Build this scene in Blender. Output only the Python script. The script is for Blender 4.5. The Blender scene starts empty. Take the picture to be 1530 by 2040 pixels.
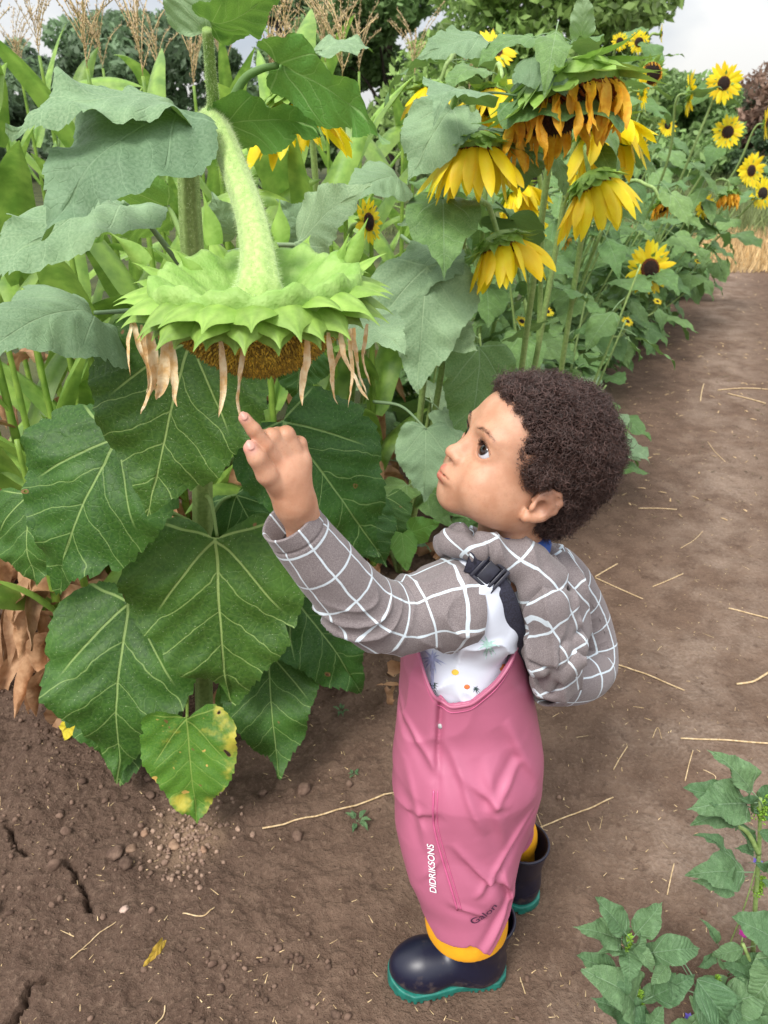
import bpy, bmesh, math, random
import numpy as np
from mathutils import Vector, Matrix
from mathutils.bvhtree import BVHTree

# ---------------------------------------------------------------- camera, world, sun, exposure
random.seed(7)
C = bpy.context.scene.collection
SC = bpy.context.scene
PITCH = math.radians(27.6)
FPX = 1473.0                                   # focal length in photo pixels (2040 high)
CAMP = np.array([0.0, 0.0, 1.3])
_R = np.array([1.0, 0, 0]); _F = np.array([0, math.cos(PITCH), -math.sin(PITCH)]); _U = np.array([0, math.sin(PITCH), math.cos(PITCH)])
cd = bpy.data.cameras.new('camera'); cam = bpy.data.objects.new('camera', cd); C.objects.link(cam)
cam.location = CAMP; cam.rotation_euler = (math.pi / 2 - PITCH, 0, 0)
cd.sensor_fit = 'VERTICAL'; cd.sensor_height = 36; cd.lens = 36 * FPX / 2040
cd.clip_start = 0.02; cd.clip_end = 2000
cd.dof.use_dof = True; cd.dof.focus_distance = 0.95; cd.dof.aperture_fstop = 11.0
SC.camera = cam

W = bpy.data.worlds.new("World"); SC.world = W; W.use_nodes = True
SUN_EL, SUN_AZ = math.radians(52), math.radians(215)     # high soft sun behind the clouds, front-left of the boy
def build_world():
    nt = W.node_tree; N = nt.nodes; L = nt.links; N.clear()
    out = N.new('ShaderNodeOutputWorld'); bg = N.new('ShaderNodeBackground'); bg.inputs['Strength'].default_value = 0.098
    sky = N.new('ShaderNodeTexSky'); sky.sky_type = 'NISHITA'; sky.sun_disc = False
    sky.sun_elevation = SUN_EL; sky.sun_rotation = SUN_AZ
    tc = N.new('ShaderNodeTexCoord'); mp = N.new('ShaderNodeMapping'); mp.inputs['Scale'].default_value = (1, 1, 2.6)
    L.new(tc.outputs['Generated'], mp.inputs[0])
    nz = N.new('ShaderNodeTexNoise'); nz.inputs['Scale'].default_value = 3.2; nz.inputs['Detail'].default_value = 7; nz.inputs['Distortion'].default_value = .4
    L.new(mp.outputs[0], nz.inputs['Vector'])
    cr = N.new('ShaderNodeValToRGB'); cr.color_ramp.elements[0].position = .36; cr.color_ramp.elements[0].color = (4.7, 5.15, 5.8, 1)
    cr.color_ramp.elements[1].position = .60; cr.color_ramp.elements[1].color = (8.3, 8.2, 8.0, 1)
    L.new(nz.outputs[0], cr.inputs[0])
    sz = N.new('ShaderNodeSeparateXYZ'); L.new(tc.outputs['Generated'], sz.inputs[0])      # an overcast sky is brightest overhead
    mr = N.new('ShaderNodeMapRange'); mr.inputs[1].default_value = 0.0; mr.inputs[2].default_value = .8; mr.inputs[3].default_value = .68; mr.inputs[4].default_value = 1.85; L.new(sz.outputs[2], mr.inputs[0])
    vm = N.new('ShaderNodeVectorMath'); vm.operation = 'SCALE'; L.new(cr.outputs[0], vm.inputs[0]); L.new(mr.outputs[0], vm.inputs['Scale'])
    mx = N.new('ShaderNodeMix'); mx.data_type = 'RGBA'; mx.inputs[0].default_value = .93
    L.new(sky.outputs[0], mx.inputs[6]); L.new(vm.outputs[0], mx.inputs[7]); L.new(mx.outputs[2], bg.inputs[0]); L.new(bg.outputs[0], out.inputs[0])
build_world()
sl = bpy.data.lights.new('sun', 'SUN'); sun = bpy.data.objects.new('sun', sl); C.objects.link(sun)
sl.energy = 2.3; sl.angle = math.radians(20); sl.color = (1, .96, .9)
def sun_dir(el, az): return Vector((math.sin(az) * math.cos(el), math.cos(az) * math.cos(el), math.sin(el)))
sun.rotation_euler = sun_dir(SUN_EL, SUN_AZ).to_track_quat('Z', 'Y').to_euler()
SC.view_settings.view_transform = 'Standard'; SC.view_settings.look = 'None'; SC.view_settings.exposure = 0.66; SC.view_settings.gamma = 1

# ---------------------------------------------------------------- helpers
def P(px, py, Y):
    """a world point seen at photo pixel (px,py) at distance Y in front of the camera"""
    d = _R * (px - 765) / FPX - _U * (py - 1020) / FPX + _F
    return CAMP + d * (Y / d[1])
def G(px, py, z=0.0):
    d = _R * (px - 765) / FPX - _U * (py - 1020) / FPX + _F
    return CAMP + d * ((z - CAMP[2]) / d[2])
def V3(*a): return np.array(a, float)
def unit(v): v = np.asarray(v, float); return v / (np.linalg.norm(v) + 1e-12)
rng = np.random.default_rng(11)

def new_mesh(name, verts, faces, mat=None, parent=None, uv=None, col=None, smooth=True, matidx=None, mats=None):
    """verts (n,3), faces list of index arrays grouped as one (m,k) array or a list of such arrays"""
    me = bpy.data.meshes.new(name)
    verts = np.asarray(verts, np.float32)
    fl = faces if isinstance(faces, list) else [faces]
    fl = [np.asarray(f, np.int32) for f in fl if len(f)]
    me.vertices.add(len(verts)); me.vertices.foreach_set('co', verts.ravel())
    loops = np.concatenate([f.ravel() for f in fl]); sizes = np.concatenate([np.full(len(f), f.shape[1]) for f in fl])
    starts = np.concatenate([[0], np.cumsum(sizes)[:-1]])
    me.loops.add(len(loops)); me.loops.foreach_set('vertex_index', loops)
    me.polygons.add(len(sizes)); me.polygons.foreach_set('loop_start', starts); me.polygons.foreach_set('loop_total', sizes)
    if uv is not None:
        l = me.uv_layers.new(name='UVMap'); l.data.foreach_set('uv', np.asarray(uv, np.float32)[loops].ravel())
    if col is not None:
        a = me.color_attributes.new('col', 'FLOAT_COLOR', 'POINT')
        c = np.ones((len(verts), 4), np.float32); c[:, :3] = col; a.data.foreach_set('color', c.ravel())
    me.update(calc_edges=True)
    if smooth: me.polygons.foreach_set('use_smooth', np.ones(len(sizes), bool))
    if matidx is not None: me.polygons.foreach_set('material_index', np.asarray(matidx, np.int32))
    for m in (mats or ([mat] if mat else [])): me.materials.append(m)
    o = bpy.data.objects.new(name, me); C.objects.link(o)
    if parent is not None: o.parent = parent
    return o

class MB:
    def __init__(s): s.v = []; s.q = []; s.t = []; s.uv = []; s.c = []; s.n = 0
    def add(s, v, q=None, t=None, uv=None, c=None):
        v = np.asarray(v, float).reshape(-1, 3)
        if q is not None and len(q): s.q.append(np.asarray(q, int) + s.n)
        if t is not None and len(t): s.t.append(np.asarray(t, int) + s.n)
        s.uv.append(np.zeros((len(v), 2)) if uv is None else np.asarray(uv, float))
        s.c.append(np.ones((len(v), 3)) if c is None else np.broadcast_to(np.asarray(c, float), (len(v), 3)))
        s.v.append(v); s.n += len(v)
    def build(s, name, mat, parent=None, smooth=True, origin=None):
        v = np.concatenate(s.v)
        if origin is not None: v = v - np.asarray(origin)
        f = []
        if s.q: f.append(np.concatenate(s.q))
        if s.t: f.append(np.concatenate(s.t))
        o = new_mesh(name, v, f, mat, parent, np.concatenate(s.uv), np.concatenate(s.c), smooth)
        if origin is not None: o.location = origin
        return o

def spline(pts, n):
    """Catmull-Rom through pts (k,d) -> (n,d)"""
    p = np.asarray(pts, float)
    if len(p) == 2: t = np.linspace(0, 1, n)[:, None]; return p[0] * (1 - t) + p[1] * t
    p = np.vstack([2 * p[0] - p[1], p, 2 * p[-1] - p[-2]]); k = len(p) - 3
    u = np.linspace(0, k - 1e-6, n); i = u.astype(int); t = (u - i)[:, None]
    a, b, c, d = p[i], p[i + 1], p[i + 2], p[i + 3]
    return .5 * (2 * b + (c - a) * t + (2 * a - 5 * b + 4 * c - d) * t ** 2 + (3 * b - a - 3 * c + d) * t ** 3)
def frames(path):
    t = np.gradient(path, axis=0); t /= np.linalg.norm(t, axis=1)[:, None] + 1e-12
    up = V3(0, 0, 1) if abs(t[0][2]) < .9 else V3(0, 1, 0)
    n = np.zeros_like(t); n[0] = unit(np.cross(t[0], up))
    for i in range(1, len(t)): n[i] = unit(n[i - 1] - t[i] * (n[i - 1] @ t[i]))
    return t, n, np.cross(t, n)
def tube_data(path, rad, sides=8, cap=True, flat=1.0):
    path = np.asarray(path, float); n = len(path); rad = np.broadcast_to(rad, (n,))
    t, a, b = frames(path); th = np.linspace(0, 2 * np.pi, sides, endpoint=False)
    v = path[:, None] + rad[:, None, None] * (np.cos(th)[None, :, None] * a[:, None] + flat * np.sin(th)[None, :, None] * b[:, None])
    idx = np.arange(n * sides).reshape(n, sides)
    q = np.stack([idx[:-1], np.roll(idx[:-1], -1, 1), np.roll(idx[1:], -1, 1), idx[1:]], -1).reshape(-1, 4)
    s = np.concatenate([[0], np.cumsum(np.linalg.norm(np.diff(path, axis=0), axis=1))])
    uv = np.stack(np.broadcast_arrays(s[:, None], th[None] / (2 * np.pi)), -1).reshape(-1, 2)
    v = v.reshape(-1, 3); tr = None
    if cap:
        v = np.vstack([v, path[0], path[-1]]); uv = np.vstack([uv, [0, 0], [s[-1], 0]])
        r = np.arange(sides); tr = np.vstack([np.stack([np.roll(r, -1), r, np.full(sides, n * sides)], 1),
                                              np.stack([(n - 1) * sides + r, (n - 1) * sides + np.roll(r, -1), np.full(sides, n * sides + 1)], 1)])
    return v, q, tr, uv
def add_tube(mb, pts, rad, sides=8, n=None, c=None, cap=True, flat=1.0):
    pts = np.asarray(pts, float)
    if n: 
        rad = np.interp(np.linspace(0, 1, n), np.linspace(0, 1, len(np.atleast_1d(rad))), np.atleast_1d(rad)); pts = spline(pts, n)
    v, q, t, uv = tube_data(pts, rad, sides, cap, flat); mb.add(v, q, t, uv, c)

def tag(o, label, cat, group=None, kind=None):
    if label: o['label'] = label
    if cat: o['category'] = cat
    if group: o['group'] = group
    if kind: o['kind'] = kind
    return o
def empty(name, loc=(0, 0, 0)):
    o = bpy.data.objects.new(name, None); C.objects.link(o); o.location = loc; o.empty_display_size = .05
    return o

# ---- value noise in numpy (3D, smooth)
_perm = np.random.default_rng(3).random((64, 64, 64)).astype(np.float32)
def vnoise(x, y, z):
    x = np.asarray(x, np.float64); y = np.asarray(y, np.float64) + 0 * x; z = np.asarray(z, np.float64) + 0 * x
    xi = np.floor(x).astype(np.int64); yi = np.floor(y).astype(np.int64); zi = np.floor(z).astype(np.int64)
    fx = x - xi; fy = y - yi; fz = z - zi
    fx = fx * fx * (3 - 2 * fx); fy = fy * fy * (3 - 2 * fy); fz = fz * fz * (3 - 2 * fz)
    xi &= 63; yi &= 63; zi &= 63; x1 = (xi + 1) & 63; y1 = (yi + 1) & 63; z1 = (zi + 1) & 63; p = _perm
    a = p[xi, yi, zi] * (1 - fx) + p[x1, yi, zi] * fx; b = p[xi, y1, zi] * (1 - fx) + p[x1, y1, zi] * fx
    c = p[xi, yi, z1] * (1 - fx) + p[x1, yi, z1] * fx; d = p[xi, y1, z1] * (1 - fx) + p[x1, y1, z1] * fx
    return ((a * (1 - fy) + b * fy) * (1 - fz) + (c * (1 - fy) + d * fy) * fz) * 2 - 1
def fbm(x, y, z=0., o=4, g=.5):
    s = 0; a = 1
    for i in range(o): s = s + a * vnoise(x * 2 ** i + 17 * i, y * 2 ** i + 5 * i, z * 2 ** i + 9 * i); a *= g
    return s

# ---- signed distance modelling: sparse evaluation + surface nets
def smin(a, b, k): h = np.maximum(k - np.abs(a - b), 0) / k; return np.minimum(a, b) - h * h * k * .25
def smax(a, b, k): return -smin(-a, -b, k)
def ell(p, c, r):
    r = np.asarray(r, float); q = (p - c) / r; k0 = np.linalg.norm(q, axis=1); k1 = np.linalg.norm(q / r, axis=1)
    return k0 * (k0 - 1) / (k1 + 1e-9)
def cap(p, a, b, ra, rb=None):
    rb = ra if rb is None else rb
    a = np.asarray(a, float); ab = np.asarray(b, float) - a; pa = p - a; h = np.clip(pa @ ab / (ab @ ab), 0, 1)
    return np.linalg.norm(pa - h[:, None] * ab, axis=1) - (ra + (rb - ra) * h)
def chain(p, pts, rs, k=.01):
    d = None
    for i in range(len(pts) - 1):
        e = cap(p, pts[i], pts[i + 1], rs[i], rs[i + 1]); d = e if d is None else smin(d, e, k)
    return d
def surface(f, lo, hi, h):
    lo = np.asarray(lo, float); hi = np.asarray(hi, float); B = 4
    nb = np.ceil((hi - lo) / (h * B)).astype(int); H = h * B
    c = np.stack(np.meshgrid(*[np.arange(n) for n in nb], indexing='ij'), -1).reshape(-1, 3)
    d = np.concatenate([f(q) for q in np.array_split(lo + (c + .5) * H, max(1, len(c) // 200000 + 1))])
    act = c[np.abs(d) < H * 1.7]
    n = nb * B + 1; F = np.full(n, 1.0, np.float32)
    DD = d.reshape(nb)
    F[:-1, :-1, :-1] = np.where(np.repeat(np.repeat(np.repeat(DD, B, 0), B, 1), B, 2) < 0, -1, 1)
    o = np.stack(np.meshgrid(*[np.arange(B + 1)] * 3, indexing='ij'), -1).reshape(-1, 3)
    ids = (act[:, None] * B + o[None]).reshape(-1, 3)
    flat = np.unique(np.ravel_multi_index(ids.T, n)); ids = np.stack(np.unravel_index(flat, n), -1)
    val = np.concatenate([f(q) for q in np.array_split(lo + ids * h, max(1, len(ids) // 200000 + 1))])
    F.ravel()[flat] = val
    I = F < 0
    cnt = sum(I[a:n[0] - 1 + a, b:n[1] - 1 + b, c_:n[2] - 1 + c_].astype(np.int8) for a in (0, 1) for b in (0, 1) for c_ in (0, 1))
    cells = np.stack(np.nonzero((cnt > 0) & (cnt < 8)), -1)
    vid = np.full(n - 1, -1, np.int64); vid[tuple(cells.T)] = np.arange(len(cells))
    acc = np.zeros((len(cells), 3)); w = np.zeros(len(cells))
    cs = [(0, 0, 0), (1, 0, 0), (0, 1, 0), (1, 1, 0), (0, 0, 1), (1, 0, 1), (0, 1, 1), (1, 1, 1)]
    for i in range(8):
        for j in range(i + 1, 8):
            A = np.array(cs[i]); Bc = np.array(cs[j])
            if np.abs(A - Bc).sum() != 1: continue
            fa = F[tuple((cells + A).T)]; fb = F[tuple((cells + Bc).T)]; m = (fa < 0) != (fb < 0)
            t = np.where(m, fa / (fa - fb + 1e-20), 0)[:, None]
            acc += np.where(m[:, None], A + (Bc - A) * t, 0); w += m
    V = lo + (cells + acc / w[:, None]) * h
    Q = []
    for ax in range(3):
        u, v = (ax + 1) % 3, (ax + 2) % 3
        sl0 = [slice(None)] * 3; sl1 = [slice(None)] * 3; sl0[ax] = slice(0, -1); sl1[ax] = slice(1, None)
        a = I[tuple(sl0)]; b = I[tuple(sl1)]; e = np.stack(np.nonzero(a != b), -1)
        e = e[(e[:, u] > 0) & (e[:, v] > 0) & (e[:, u] < n[u] - 1) & (e[:, v] < n[v] - 1)]
        s = a[tuple(e.T)]; du = np.zeros(3, int); dv = np.zeros(3, int); du[u] = 1; dv[v] = 1
        q = np.stack([vid[tuple((e - du - dv).T)], vid[tuple((e - dv).T)], vid[tuple(e.T)], vid[tuple((e - du).T)]], 1)
        q[~s] = q[~s][:, ::-1]; q = q[(q >= 0).all(1)]; Q.append(q)
    return V, np.concatenate(Q)

# ---- materials
def material(name):
    m = bpy.data.materials.new(name); m.use_nodes = True; nt = m.node_tree
    return m, nt, nt.nodes['Principled BSDF'], nt.nodes['Material Output']
class NB:
    """tiny node-graph builder"""
    def __init__(s, nt): s.nt = nt
    def n(s, t, **kw):
        x = s.nt.nodes.new(t)
        for k, v in kw.items(): setattr(x, k, v)
        return x
    def set(s, sock, v):
        if isinstance(v, bpy.types.NodeSocket): s.nt.links.new(v, sock)
        elif v is not None: sock.default_value = v
    def m(s, op, a, b=None, c=None, clamp=False):
        x = s.n('ShaderNodeMath', operation=op, use_clamp=clamp); s.set(x.inputs[0], a); s.set(x.inputs[1], b)
        if c is not None: s.set(x.inputs[2], c)
        return x.outputs[0]
    def mix(s, f, a, b, bt='MIX'):
        x = s.n('ShaderNodeMix', data_type='RGBA', blend_type=bt); s.set(x.inputs[0], f)
        s.set(x.inputs[6], a if isinstance(a, bpy.types.NodeSocket) else (*a, 1)); s.set(x.inputs[7], b if isinstance(b, bpy.types.NodeSocket) else (*b, 1)); return x.outputs[2]
    def noise(s, vec, scale, detail=4, rough=.55, dist=0.):
        x = s.n('ShaderNodeTexNoise'); s.set(x.inputs['Vector'], vec); x.inputs['Scale'].default_value = scale; x.inputs['Detail'].default_value = detail
        x.inputs['Roughness'].default_value = rough; x.inputs['Distortion'].default_value = dist; return x.outputs[0]
    def ramp(s, f, a, b, ca=0., cb=1.):
        x = s.n('ShaderNodeMapRange'); x.interpolation_type = 'SMOOTHSTEP'; s.set(x.inputs[0], f)
        for i, v in ((1, a), (2, b), (3, ca), (4, cb)): s.set(x.inputs[i], v)
        return x.outputs[0]
    def bump(s, h, strength, dist, normal=None):
        x = s.n('ShaderNodeBump'); x.inputs['Strength'].default_value = strength; x.inputs['Distance'].default_value = dist
        s.set(x.inputs['Height'], h)
        if normal: s.set(x.inputs['Normal'], normal)
        return x.outputs[0]
def simple(name, col, rough=.6, nscale=40, namt=.25, bump=.3, bdist=.001, col2=None, attr=False, spec=.5, sss=0., sheen=0., trans=0., coat=0.):
    m, nt, b, out = material(name); g = NB(nt)
    tc = g.n('ShaderNodeTexCoord').outputs['Object']
    nz = g.noise(tc, nscale, 5)
    base = (*col,)
    dark = tuple(c * (1 - namt) for c in col); lite = tuple(min(1, c * (1 + namt)) for c in col)
    if col2: dark, lite = col, col2
    f = g.ramp(nz, .3, .7)
    cc = g.mix(f, dark, lite)
    if attr:
        at = g.n('ShaderNodeVertexColor', layer_name='col').outputs[0]; cc = g.mix(1., cc, at, 'MULTIPLY')
    nt.links.new(cc, b.inputs['Base Color']); b.inputs['Roughness'].default_value = rough
    b.inputs['Specular IOR Level'].default_value = spec
    if sss: b.inputs['Subsurface Weight'].default_value = sss; b.inputs['Subsurface Radius'].default_value = (.9, .35, .2); b.inputs['Subsurface Scale'].default_value = .006
    if sheen: b.inputs['Sheen Weight'].default_value = sheen
    if coat: b.inputs['Coat Weight'].default_value = coat; b.inputs['Coat Roughness'].default_value = .12
    if bump: nt.links.new(g.bump(g.noise(tc, nscale * 4, 3), bump, bdist), b.inputs['Normal'])
    if trans:
        tl = g.n('ShaderNodeBsdfTranslucent'); nt.links.new(cc, tl.inputs[0]); ms = g.n('ShaderNodeMixShader'); ms.inputs[0].default_value = trans
        nt.links.new(b.outputs[0], ms.inputs[1]); nt.links.new(tl.outputs[0], ms.inputs[2]); nt.links.new(ms.outputs[0], out.inputs[0])
    return m
# ---------------------------------------------------------------- the boy
HP = dict(yaw=math.radians(11), pitch=math.radians(27.5), s=.985, pos=V3(.1700, .85, .924))
def head_frame():
    y, p = HP['yaw'], HP['pitch']
    fw = V3(-math.cos(y) * math.cos(p), -math.sin(y) * math.cos(p), math.sin(p)); lf = unit(np.cross([0, 0, 1], fw)); up = np.cross(fw, lf)
    return np.stack([fw, lf, up], 1)
HM = head_frame()
def to_head(p): return (p - HP['pos']) @ HM / HP['s']
def from_head(q): return (np.asarray(q, float) * HP['s']) @ HM.T + HP['pos']
EYE = V3(.0595, .0285, .004); ER = .0146
def ear_pts(s):
    # rim of the ear, local head frame, s=+1 is the boy's left ear
    c = V3(-.014, .0690 * s, -.020)
    r = [(.012, -.002, -.002), (.013, .001, .012), (.006, .004, .024), (-.006, .007, .028), (-.016, .009, .020), (-.019, .009, .006), (-.014, .007, -.010), (-.006, .004, -.020), (.002, .001, -.027), (.008, -.001, -.020)]
    ca, sa = math.cos(.30), math.sin(.30)
    return [c + .86 * V3(a * ca - d * sa, b * s, d * ca + a * sa) for a, b, d in r]
LA = math.radians(15)
def lens_of(qa):
    dx, dy = qa[:, 0] - EYE[0], qa[:, 1] - EYE[1]; yy = dy * math.cos(LA) - dx * math.sin(LA); ff = dx * math.cos(LA) + dy * math.sin(LA); zz = qa[:, 2] - EYE[2] + yy * .06
    off = .0162 - .0082; return np.maximum(np.hypot(yy, zz + off) - .0162, np.hypot(yy, zz - off + .0008) - .0162), ff, zz
def face_sdf(q):
    qa = q.copy(); qa[:, 1] = np.abs(q[:, 1])
    d = ell(q, V3(-.014, 0, .030), (.088, .070, .079))
    d = smin(d, ell(q, V3(.026, 0, .030), (.052, .055, .054)), .03)            # forehead
    d = smin(d, ell(q, V3(.026, 0, -.030), (.052, .053, .058)), .03)           # face mass
    d = smin(d, ell(qa, V3(.042, .034, -.040), (.034, .030, .033)), .022)      # cheeks
    d = smin(d, ell(qa, V3(.006, .044, -.050), (.034, .018, .024)), .03)       # jaw angle
    d = smin(d, ell(q, V3(.061, 0, -.074), (.018, .021, .017)), .026)          # chin
    d = smin(d, ell(q, V3(.067, 0, -.048), (.020, .024, .020)), .016)          # muzzle
    d = smin(d, ell(qa, V3(.066, .024, .021), (.014, .022, .008)), .016)       # brow
    # eye socket
    d = smax(d, -ell(qa, V3(.090, .027, .003), (.020, .017, .012)), .016)
    # eyelid ball
    d = smin(d, ell(qa, EYE, (ER + .0020, ER + .0030, ER + .0010)), .008)
    # nose
    d = smin(d, cap(q, V3(.070, 0, .010), V3(.0870, 0, -.017), .0066, .0074), .012)
    d = smin(d, ell(q, V3(.0900, 0, -.0215), (.0090, .0092, .0080)), .007)
    d = smin(d, ell(qa, V3(.0815, .0105, -.0240), (.0085, .0062, .0066)), .006)
    d = smax(d, -ell(qa, V3(.0880, .0052, -.0310), (.0052, .0026, .0040)), .003)
    # lips
    lu = cap(qa, V3(.0862, 0, -.0445), V3(.0800, .0185, -.0500), .0068, .0024)
    ll = cap(qa, V3(.0848, 0, -.0550), V3(.0790, .0175, -.0520), .0078, .0026)
    d = smin(d, lu, .008); d = smin(d, ll, .008)
    d = smax(d, -ell(qa, V3(.0895, 0, -.0500), (.012, .019, .0007)), .0025)
    d = smax(d, -cap(q, V3(.0915, 0, -.0315), V3(.0950, 0, -.0390), .0022), .005) # philtrum
    d = smax(d, -ell(q, V3(.089, 0, -.0640), (.007, .012, .0025)), .008)
    # eye opening (lens cut through the lid shell)
    lens, ff, _ = lens_of(qa)
    d = smax(d, -np.maximum(lens, -ff), .0012)
    # ears
    for s in (1, -1):
        e = ear_pts(s); c = V3(-.015, .0715 * s, -.020)
        pl = ell(q, c + V3(-.002, .002 * s, 0), (.0165, .0050, .022))
        d = smin(d, pl, .004)
        d = smin(d, chain(q, e, [.0028, .0030, .0030, .0032, .0034, .0034, .0036, .0046, .0056, .003], .004), .004)
        d = smin(d, chain(q, [c + V3(-.002, .004 * s, .016), c + V3(-.010, .006 * s, .006), c + V3(-.007, .005 * s, -.008)], [.0022, .0024, .002], .003), .004)
        d = smax(d, -ell(q, c + V3(.003, .0075 * s, -.002), (.0085, .0080, .0100)), .003)
        d = smin(d, ell(q, c + V3(.0125, .0035 * s, -.005), (.0035, .0035, .006)), .003)
    return d
def body_sdf(p):
    q = to_head(p)
    d = face_sdf(q) * HP['s']
    d = smin(d, cap(p, from_head(V3(-.018, 0, -.040)), P(1010, 1120, .850), .041, .045), .022)
    # trunk under the clothes
    d = smin(d, ell(p, P(955, 1260, .85), (.050, .070, .090)), .02)
    d = smin(d, ell(p, P(935, 1400, .85), (.060, .070, .100)), .03)
    d = smin(d, cap(p, P(965, 1180, .80), P(985, 1160, .90), .035), .03)
    for a in (chain(p, [P(930, 1480, .80), P(925, 1640, .78), P(945, 1840, .765)], [.055, .042, .03], .02),
              chain(p, [P(960, 1480, .90), P(995, 1600, .925), P(1016, 1700, .925)], [.045, .032, .02], .02),
              chain(p, [P(1010, 1170, .90), P(1110, 1150, .94), P(1165, 1235, .955), P(1178, 1315, .93)], [.026, .022, .020, .018], .01)):
        d = smin(d, a, .02)
    return d
def hand_sdf(p):
    Y = .69
    def q(x, y, dy=0): return P(x, y, Y + dy)
    d = chain(p, [P(905, 1195, .785), P(770, 1225, .755), q(620, 1075, .02), q(588, 1005, .004)], [.030, .026, .0205, .0205], .02)
    pm = ell((p - q(570, 948)) @ HANDM, V3(0, 0, 0), (.0215, .0135, .0300))
    pm = smin(pm, cap(p, q(553, 925, -.004), q(600, 915, .008), .0110, .0100), .014)
    pm = smin(pm, cap(p, q(588, 1000, .004), q(572, 950), .0185, .0200), .016)
    d = smin(d, pm, .015)
    fg = [([q(556, 925, -.006), q(528, 888, -.016), q(505, 856, -.018), q(487, 833, -.018)], [.0100, .0080, .0070, .0060]),   # index, pointing
          ([q(572, 912, .0), q(541, 871, -.004), q(528, 872, .014), q(545, 900, .022)], [.0105, .0092, .0080, .0070]),         # middle, curled
          ([q(590, 908, .006), q(570, 866, .006), q(552, 866, .024), q(563, 895, .030)], [.0100, .0090, .0078, .0068]),
          ([q(604, 922, .012), q(596, 884, .016), q(578, 878, .030), q(583, 905, .034)], [.0090, .0078, .0070, .0062])]
    for i, (pt, r) in enumerate(fg):
        d = smin(d, chain(p, pt, r, .0025), .0018 if i else .004)
    th = chain(p, [q(560, 972, -.010), q(532, 945, -.022), q(512, 912, -.027), q(500, 893, -.027)], [.0125, .0105, .0088, .0076], .004)
    d = smin(d, th, .002)
    # nails
    return d
HANDM = np.stack([unit(P(600, 940, .69) - P(545, 958, .69)), unit(V3(0, -.95, .3)), unit(P(556, 900, .69) - P(588, 1005, .694))], 1)

def skin_cols(v):
    q = to_head(v); c = np.ones((len(v), 3))
    qa = q.copy(); qa[:, 1] = np.abs(qa[:, 1])
    def blend(mask, col): c[:] = c * (1 - mask[:, None]) + np.asarray(col) * mask[:, None]
    face = (q[:, 0] > .045) & (np.abs(q[:, 1]) < .05)
    lip = np.minimum(cap(qa, V3(.0862, 0, -.0445), V3(.0800, .0185, -.0500), .0062, .0026), cap(qa, V3(.0848, 0, -.0550), V3(.0790, .0175, -.0520), .0082, .0032))
    blend(np.clip(1 - (lip - .0008) / .0012, 0, 1) * face * .85, (.98, .54, .60))
    chk = np.exp(-(np.linalg.norm(qa - V3(.066, .034, -.030), axis=1) / .018) ** 2); blend(chk * .30, (1.08, .86, .80))
    nos = np.exp(-(np.linalg.norm(q - V3(.098, 0, -.022), axis=1) / .010) ** 2); blend(nos * .3, (1.08, .85, .78))
    brow = np.exp(-((qa[:, 2] - 0.0265 - .02 * (qa[:, 1] - .014) + 14 * (qa[:, 1] - .030) ** 2) / .0024) ** 2) * (1 / (1 + np.exp(-(qa[:, 1] - .011) / .0015))) * (1 / (1 + np.exp((qa[:, 1] - .047) / .002))) * (q[:, 0] > .03)
    blend(brow * .4, (.45, .35, .33))
    er = np.exp(-(np.linalg.norm(qa - V3(-.012, .073, -.020), axis=1) / .014) ** 2); blend(er * .35, (1.02, .74, .64))
    lid = np.exp(-(np.abs(np.linalg.norm((qa - EYE) * [1, 1, 1.5], axis=1) - .0165) / .003) ** 2) * (q[:, 0] > .05); blend(lid * .30, (.80, .66, .62))
    # thin dark line at lash root
    lens, ff, zz = lens_of(qa)
    blend(np.clip(1 - np.abs(lens) / .0011, 0, 1) * (ff > 0) * (q[:, 0] > .05) * np.where(zz > 0, .9, .25), (.12, .08, .08))
    # scalp under the hair is dark
    sc = 1 / (1 + np.exp((q[:, 0] - hairline(q[:, 2])) / .004)); blend(sc * (v[:, 2] > .86) * .7, (.35, .30, .30))
    # nails
    for a, r in ((P(484, 829, .665), .0062), (P(497, 889, .658), .0072)):
        m = np.clip(1.6 - np.linalg.norm(v - a, axis=1) / r, 0, 1); blend(np.clip(m, 0, 1) * .9, (1.12, 1.0, 1.3))
    # knuckle redness
    for a, r in ((P(528, 888, .665), .006), (P(556, 922, .68), .010), (P(520, 930, .665), .006)):
        m = np.exp(-(np.linalg.norm(v - a, axis=1) / r) ** 2); blend(m * .35, (1.0, .72, .62))
    return c
_hz = [-.12, -.085, -.060, -.040, -.020, -.002, .012, .030, .048, .062, .080, .110, .14]
_hx = [-.030, -.034, -.036, -.034, -.006, .026, .042, .046, .040, .062, .085, .100, .100]
def hairline(z): return np.interp(z, _hz, _hx)
def hair_sdf(q, grow=0.):
    sk = smin(ell(q, V3(-.014, 0, .030), (.088, .070, .079)), ell(q, V3(.026, 0, .030), (.052, .055, .054)), .03) - .0075 - grow
    d = ell(q, V3(-.026, 0, .034), (.093 + grow, .078 + grow, .084 + grow))
    d = smin(d, ell(q, V3(-.062, 0, -.030), (.045 + grow, .055 + grow, .046 + grow)), .03)
    d = smin(d, ell(q, V3(.050, 0, .078), (.022 + grow, .044, .016 + grow)), .02)
    d = smin(d, sk, .01)
    d = smax(d, q[:, 0] - hairline(q[:, 2]) - .35 * grow, .012)
    ear = np.minimum(ell(q, V3(-.012, .076, -.020), (.021, .020, .029)), ell(q, V3(-.012, -.076, -.020), (.021, .020, .029)))
    d = smax(d, -ear, .008)
    return d

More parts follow.
